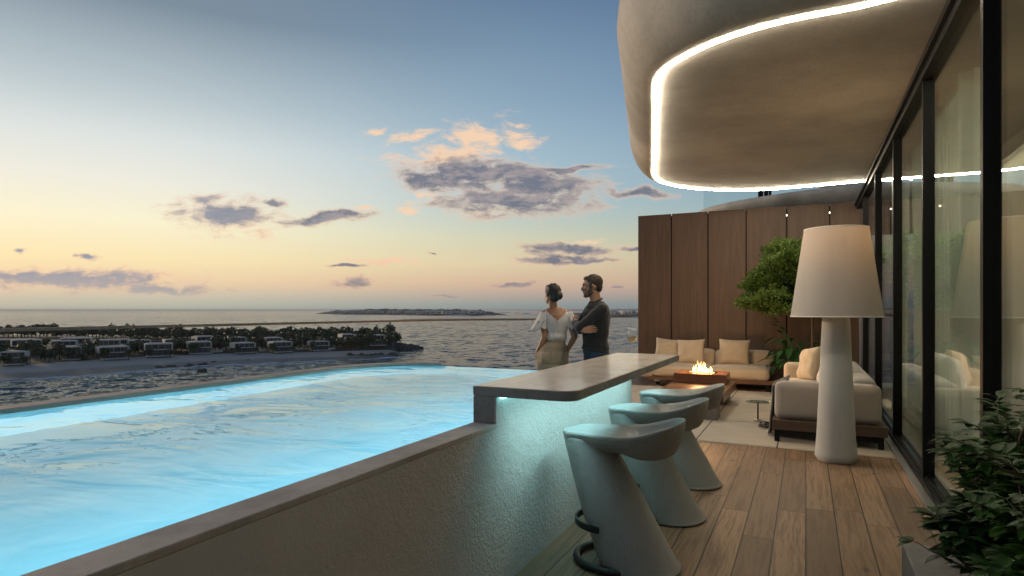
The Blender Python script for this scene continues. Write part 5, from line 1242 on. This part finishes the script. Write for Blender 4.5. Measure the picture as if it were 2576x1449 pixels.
names2 = ['first from the left', 'second from the left', 'third from the left', 'fourth from the left', 'fifth from the left', 'sixth from the left', 'seventh from the left', 'eighth from the left', 'a small tall one near the tip', 'the last one before the rocks']
for (px, py, w_, s_), nm in zip(r2, names2): place_villa(px, py, w_, 'flat roofed villa of the row behind the beachfront, '+nm, True, 'villas behind the beachfront row', zb+2.0)
for (px, py, w_, s_), nm in zip(r3, ['leftmost roof', 'second roof', 'third roof', 'small roof alone above the trees']): place_villa(px, py, w_, 'low pale villa far back among trees, '+nm, False, 'villas at the back of the headland', zb+5.0)
# pale garden walls added to stand for warm light spots between the villas
for i, (px, py, w_) in enumerate(((545, 886.5, 34), (655, 884.5, 32), (748, 881.5, 34), (835, 880, 22))):
    p = U(px, py, zb); g = G(); g.box((-w_/FPX*150, 0, 0), (w_/FPX*150, .4, 1.3)); o = g.build('garden_wall', M_villa, loc=p); o.rotation_euler = (0, 0, BANG); tag(o, 'low pale garden wall between beachfront villas, '+['left end', 'second', 'third', 'right end'][i]+' of the row', 'wall', 'garden walls by the beach')
# ---- trees on the headland
def crown_mesh(seed, rx, rz, n, ls):
    rnd = random.Random(seed); g = G(); lob = [(Vector((rnd.uniform(-.6, .6)*rx, rnd.uniform(-.6, .6)*rx, rz*rnd.uniform(-.35, .55))), rnd.uniform(.38, .62)) for _ in range(9)]
    for _ in range(n):
        c, r = rnd.choice(lob); d = Vector((rnd.gauss(0, 1), rnd.gauss(0, 1), rnd.gauss(0, 1))).normalized(); p = c+Vector((d.x*rx*r, d.y*rx*r, d.z*rz*r))*rnd.uniform(.7, 1.05)
        s = Vector((rnd.gauss(0, 1), rnd.gauss(0, 1), rnd.gauss(0, 1))).normalized(); q = d.cross(s)
        if q.length < .1: continue
        q.normalize(); s = q.cross(d+s*.8).normalized(); L = ls*rnd.uniform(.6, 1.3); g.add([p-q*L, p-s*L*.7, p+q*L, p+s*L*.8], [(0, 1, 2, 3)])
    return g
def tree_proto(seed, rx, rz, th, m_, n=420):
    e = empty('broadleaf_tree', (0, 0, 0)); g = G(); g.tube([(0, 0, -.5), (.1, 0, th*.5), (-.05, .1, th)], [.35, .26, .12], 6)
    for a in range(3): g.tube([(0, 0, th*.55), (rx*.4*cos(a*2.1), rx*.4*sin(a*2.1), th+rz*.2)], [.14, .06], 5)
    g.build('trunk', M_bark, e); g = crown_mesh(seed, rx, rz, n, rx*.16)
    c = g.build('crown', m_, e, raw=True, loc=(0, 0, th+rz*.35)); return e
def palm_proto(seed):
    e = empty('palm_tree', (0, 0, 0)); g = G(); g.tube([(0, 0, -.5), (.15, 0, 4), (.1, .1, 8.2)], [.22, .16, .14], 6); g.build('trunk', M_bark, e); g = G(); rnd = random.Random(seed)
    for k in range(16):
        a = 2*pi*k/16+rnd.uniform(-.2, .2); el_ = rnd.uniform(-.1, .9); pts = [Vector((.1, .1, 8.2))+Vector((cos(a)*u*2.4, sin(a)*u*2.4, el_*u*1.6-u*u*1.9)) for u in (0, .25, .5, .75, 1)]
        s = Vector((-sin(a), cos(a), 0))
        for i in range(4): 
            w0 = .34*(1-abs(i/4-.35)); w1 = .34*(1-abs((i+1)/4-.35)); g.add([pts[i]-s*w0-Vector((0, 0, .15)), pts[i], pts[i+1], pts[i+1]-s*w1-Vector((0, 0, .15))], [(0, 1, 2, 3)]); g.add([pts[i]+s*w0-Vector((0, 0, .15)), pts[i], pts[i+1], pts[i+1]+s*w1-Vector((0, 0, .15))], [(0, 1, 2, 3)])
    g.build('crown', M_crown, e, raw=True); return e
TP = [tree_proto(1, 3.4, 2.9, 3.0, M_crown), tree_proto(2, 4.2, 2.7, 2.6, M_crown), tree_proto(3, 2.6, 3.4, 3.2, M_crown2), tree_proto(4, 3.6, 3.2, 2.8, M_crown2), tree_proto(6, 2.2, 2.3, 2.0, M_crown)]
PP = palm_proto(3); used = set(); rnd = random.Random(11); ntree = 0
ORD = ['first', 'second', 'third', 'fourth', 'fifth', 'sixth', 'seventh', 'eighth', 'ninth']
def tree_label(px, kind, row, sc):
    i_ = min(range(9), key=lambda q: abs(r1[q][0]-px)); dx = px-r1[i_][0]; w_ = r1[i_][2]
    pos = 'left of' if dx < -w_*.3 else ('right of' if dx > w_*.3 else ('before' if row == 'front' else 'straight behind'))
    look = {0: 'dark green', 1: 'broad dark green', 2: 'tall olive', 3: 'wide olive', 4: 'compact dark'}.get(kind, 'slim')+(' large' if sc > 1.05 else '')
    body_ = {'front': 'tree at the beach edge, ', 'mid': 'tree between the villa rows, ', 'back': 'tree in the rear belt, ', 'tip': 'tree on the headland tip, ', 'palm': 'palm above the rear tree belt, '}[row]
    return look+' '+body_+pos+' the '+ORD[i_]+' beachfront villa'
LAB = {'front': 'dark green tree among the beachfront villas of the headland', 'mid': 'round tree standing between the villa rows of the headland', 'back': 'tree in the long dark belt at the back of the headland', 'tip': 'dense tree on the wooded tip of the headland', 'palm': 'slim palm rising above the tree belt at the back of the headland'}
def put_tree(px, py, zg, kind, sc, row):
    global ntree
    src = PP if kind == 'p' else TP[kind]
    if kind not in used: used.add(kind); o = src
    else: o = ccopy(src)
    p = U(px, py, zg); o.location = (p.x, p.y, zg); o.rotation_euler = (0, 0, rnd.uniform(0, 6.28)); o.scale = (sc*rnd.uniform(.85, 1.15), sc*rnd.uniform(.85, 1.15), sc*rnd.uniform(.85, 1.15)); tag(o, tree_label(px, kind, row, sc), 'tree', {'front': 'trees among the beachfront villas', 'mid': 'trees between the villa rows', 'back': 'trees at the back of the headland', 'tip': 'trees on the tip of the headland', 'palm': 'palms at the back of the headland'}[row]); ntree += 1
gaps = [(x, w*.62) for x, _, w, _2 in [(a, b_, c, d) for a, b_, c, d in r1]]
x = -30
while x < 900:                      # front row, in the gaps beside villas
    free = all(abs(x-(gx)) > gw*.5 for gx, gw in [(a, c) for a, _, c, _2 in r1])
    if free: put_tree(x, pl_(BT, x)-5-rnd.uniform(0, 3), zb, rnd.choice([0, 2, 3, 4, 1]), rnd.uniform(.95, 1.35), 'front'); x += rnd.uniform(9, 16)
    else: x += 6
for gx_, gy_, gw_, _s in r1:
    put_tree(gx_-gw_*rnd.uniform(.32, .5), gy_+1.5, zb, rnd.choice([0, 2, 4]), rnd.uniform(.75, 1.05), 'front')
    if rnd.random() < .6: put_tree(gx_+gw_*rnd.uniform(.42, .55), gy_+1, zb, rnd.choice([2, 4]), rnd.uniform(.6, .9), 'front')
for _ in range(62):
    x = rnd.uniform(-40, 965); f = rnd.uniform(.34, .62); y0_ = pl_(BT, x); y1_ = pl_(BK, x); put_tree(x, y0_+(y1_-y0_)*f+1, zb+1, rnd.choice([0, 1, 2, 3]), rnd.uniform(.6, .95), 'mid')
x = -40
while x < 985:
    put_tree(x, pl_(BK, x)+rnd.uniform(2, 4.5), zb+.5, rnd.choice([0, 1, 2, 3]), rnd.uniform(1.1, 1.6), 'back'); x += rnd.uniform(8, 14)
x = 330
while x < 985:
    put_tree(x, pl_(BK, x)+rnd.uniform(5, 9), zb+1, rnd.choice([0, 1, 2, 3]), rnd.uniform(1.0, 1.4), 'back'); x += rnd.uniform(11, 18)
for px in (22, 55, 116, 184, 221, 258, 268, 311, 372, 430, 488, 505): put_tree(px, pl_(BK, px)+3.5+rnd.uniform(0, 2), zb+1, 'p', rnd.uniform(1.05, 1.3), 'palm')
for k in range(26):
    x = rnd.uniform(880, 1006); put_tree(x, 877-(x-880)*.06-rnd.uniform(0, 6), zb+3.5, rnd.choice([2, 3, 0, 4]), rnd.uniform(.6, .95)*(1.25 if k == 0 else 1), 'tip')
# ---- far coast
def coast(name, pts, label, m_, z0=SEA, seed=1, closed=True):    # pts: (px, near y, height m, depth m)
    g = G(); rings = []
    P = []
    for (a, b_) in zip(pts, pts[1:]):
        for k in range(40): u = k/40; P.append(tuple(a[i]+(b_[i]-a[i])*u for i in range(4)))
    P.append(pts[-1])
    for (px, py, h, dp) in P:
        p = U(px, py, z0); hh = h*(1+.25*mnoise.noise(Vector((px*.11, seed, 0)))+.22*mnoise.noise(Vector((px*.5, seed, 0)))+.22*mnoise.noise(Vector((px*1.9, seed, 3)))) if h > 3 else h
        ring = []
        for u, k in ((0, -.3/max(h, .3)), (.04, .22), (.18, .55), (.4, .9), (.6, 1), (.85, .8), (1, -.1)):
            q = p+FW*dp*u; ring.append((q.x, q.y, z0+hh*k))
        rings.append(ring)
    g.loft(rings, True, True, closed=False); return g.build(name, m_, smooth=True, raw=True, kind='structure')
coast('far_headland', [(792, 789.6, 1, 60), (803, 789.8, 12, 250), (835, 790.6, 22, 600), (900, 791.5, 27, 800), (1000, 792.2, 28, 900), (1100, 793.4, 27, 900), (1190, 794.4, 24, 800), (1240, 793.5, 12, 500), (1275, 791, 1, 80)], '', M_coast, seed=2)
coast('right_shore', [(1440, 796.5, 3, 100), (1465, 797.5, 14, 300), (1530, 797.5, 12, 700), (1604, 797, 14, 800), (1750, 796.5, 16, 800), (2300, 796, 18, 800)], '', M_coast, seed=5)
coast('sand_spit', [(1005, 804.0, .6, 20), (1060, 804.4, 1.6, 130), (1180, 804.2, 1.8, 150), (1300, 803.4, 1.6, 130), (1385, 802.3, 1.2, 90), (1420, 801.2, .4, 20)], '', M_tanspit, seed=6)
coast('right_beach', [(1436, 798.0, .5, 20), (1500, 798.6, 2.5, 60), (1604, 798.6, 3, 70), (1750, 798.2, 3, 70)], '', M_tanspit, seed=8)
coast('horizon_land', [(1330, 781.2, 2, 100), (1380, 781.4, 24, 900), (1500, 781.6, 34, 900), (1700, 781.8, 60, 900), (2300, 782, 60, 900)], '', M_coast, seed=9)
hp = None; rnd = random.Random(3)
def tiny_house(px, py, z, w, h, lab, grp):
    global hp
    if hp is None:
        hp = empty('coast_house', (0, 0, 0)); g = G(); g.box((-.5, -.5, 0), (.5, .5, .9)); g.box((-.5, -.5, .9), (.1, .5, 1.15)); g.build('wall', M_villa, hp); g = G(); g.box((-.35, -.51, .35), (.3, -.49, .7)); g.build('window', M_villadark, hp); o = hp
    else: o = ccopy(hp)
    p = U(px, py, SEA); o.location = (p.x, p.y, z); o.scale = (w, w, h); o.rotation_euler = (0, 0, YAW+rnd.uniform(-.3, .3)); tag(o, lab, 'house', grp)
for k in range(60):
    px = rnd.uniform(840, 1215); uu_ = rnd.uniform(.03, .2); _y0 = pl_([(835, 790.6), (900, 791.5), (1000, 792.2), (1100, 793.4), (1190, 794.4), (1240, 793.5)], px); _p = U(px, _y0, SEA)+FW*(800*uu_); _d = _p.dot(FW); tiny_house(px, 779+FPX*26.5/_d, SEA+26*(.2+uu_*1.9)*.95, rnd.uniform(18, 38), rnd.uniform(7, 12), 'tiny pale house on the far headland across the water', 'houses on the far headland')
for k in range(42):
    px = rnd.uniform(1532, 1610); tiny_house(px, 796.6-rnd.uniform(.1, 2.2), SEA+rnd.uniform(3, 13), rnd.uniform(9, 20), rnd.uniform(6, 12), 'small white house in the waterfront town beside the timber screen', 'white houses of the far waterfront town')
# breaking waves between the coasts, buoys and a boat
g = G(); rnd = random.Random(9)
for k in range(26): surf(rnd.uniform(1140, 1400), 789+rnd.choice([-2.2, 0, 2.2, 5])+rnd.uniform(-.5, .5), rnd.uniform(25, 90), rnd.uniform(4, 9), SEA+.4)
g.build('far_surf', M_foam, smooth=True, raw=True, kind='stuff')
for i, (px, py, lab) in enumerate(((1540, 803.5, 'small white buoy left of the other by the timber screen'), (1572, 805, 'small white buoy right of the other by the timber screen'))):
    p = U(px, py, SEA); g = G(); g.lathe([(.01, -.3), (1.2, 0), (1.3, .6), (.6, 1.1), (.15, 1.3), (.12, 2.6), (.01, 2.7)], 14); o = g.build('buoy', M_foam, loc=(p.x, p.y, SEA), smooth=True); tag(o, lab, 'buoy', 'white buoys near the shore')
p = U(1456.5, 785, SEA); bt = empty('sailing_boat', (p.x, p.y, SEA), YAW, label='tiny sailing boat on the horizon between the two people', cat='boat')
g = G(); g.loft([[(x, -w, 1.8), (x, -w*.6, 0), (x, w*.6, 0), (x, w, 1.8)] for x, w in ((-9, .4), (-6, 2), (0, 2.6), (5, 2), (10, .1))], closed=True); g.build('hull', M_white, bt)
g = G(); g.tube([(0, 0, 1.8), (0, 0, 24)], .2, 6); g.build('mast', M_white, bt)
g = G(); g.add([(-.4, 0, 3), (-8, .6, 3.4), (-.4, 0, 23)], [(0, 1, 2)]); g.build('sail', M_white, bt)
for i, (px, py) in enumerate(((1401, 822), (1420, 836), (512, 933), (1507, 855))):
    rk = rockmass('sea_rock', [(px, py, 2.2, 1.0)], ['dark rock in the water just left of the woman', 'small rock in the water beside the woman', 'lone boulder in the shallows off the beach', 'dark rock in the water right of the man'][i], .5)

# ------------------------------------------------------------------ evening haze
g = G(); g.box((-20400, -20400, -26.2), (20400, 20400, 9)); hz_ = g.build('haze', [])
mh = bpy.data.materials.new('haze_air'); mh.use_nodes = True; t = NT(mh.node_tree); t.n.clear()
pvn = t.new('ShaderNodeVolumePrincipled', ins={'Color': (.93, .95, 1), 'Density': .00006}); o_ = t.new('ShaderNodeOutputMaterial'); t.l.new(pvn.outputs[0], o_.inputs['Volume'])
hz_.data.materials.append(mh); hz_['kind'] = 'stuff'
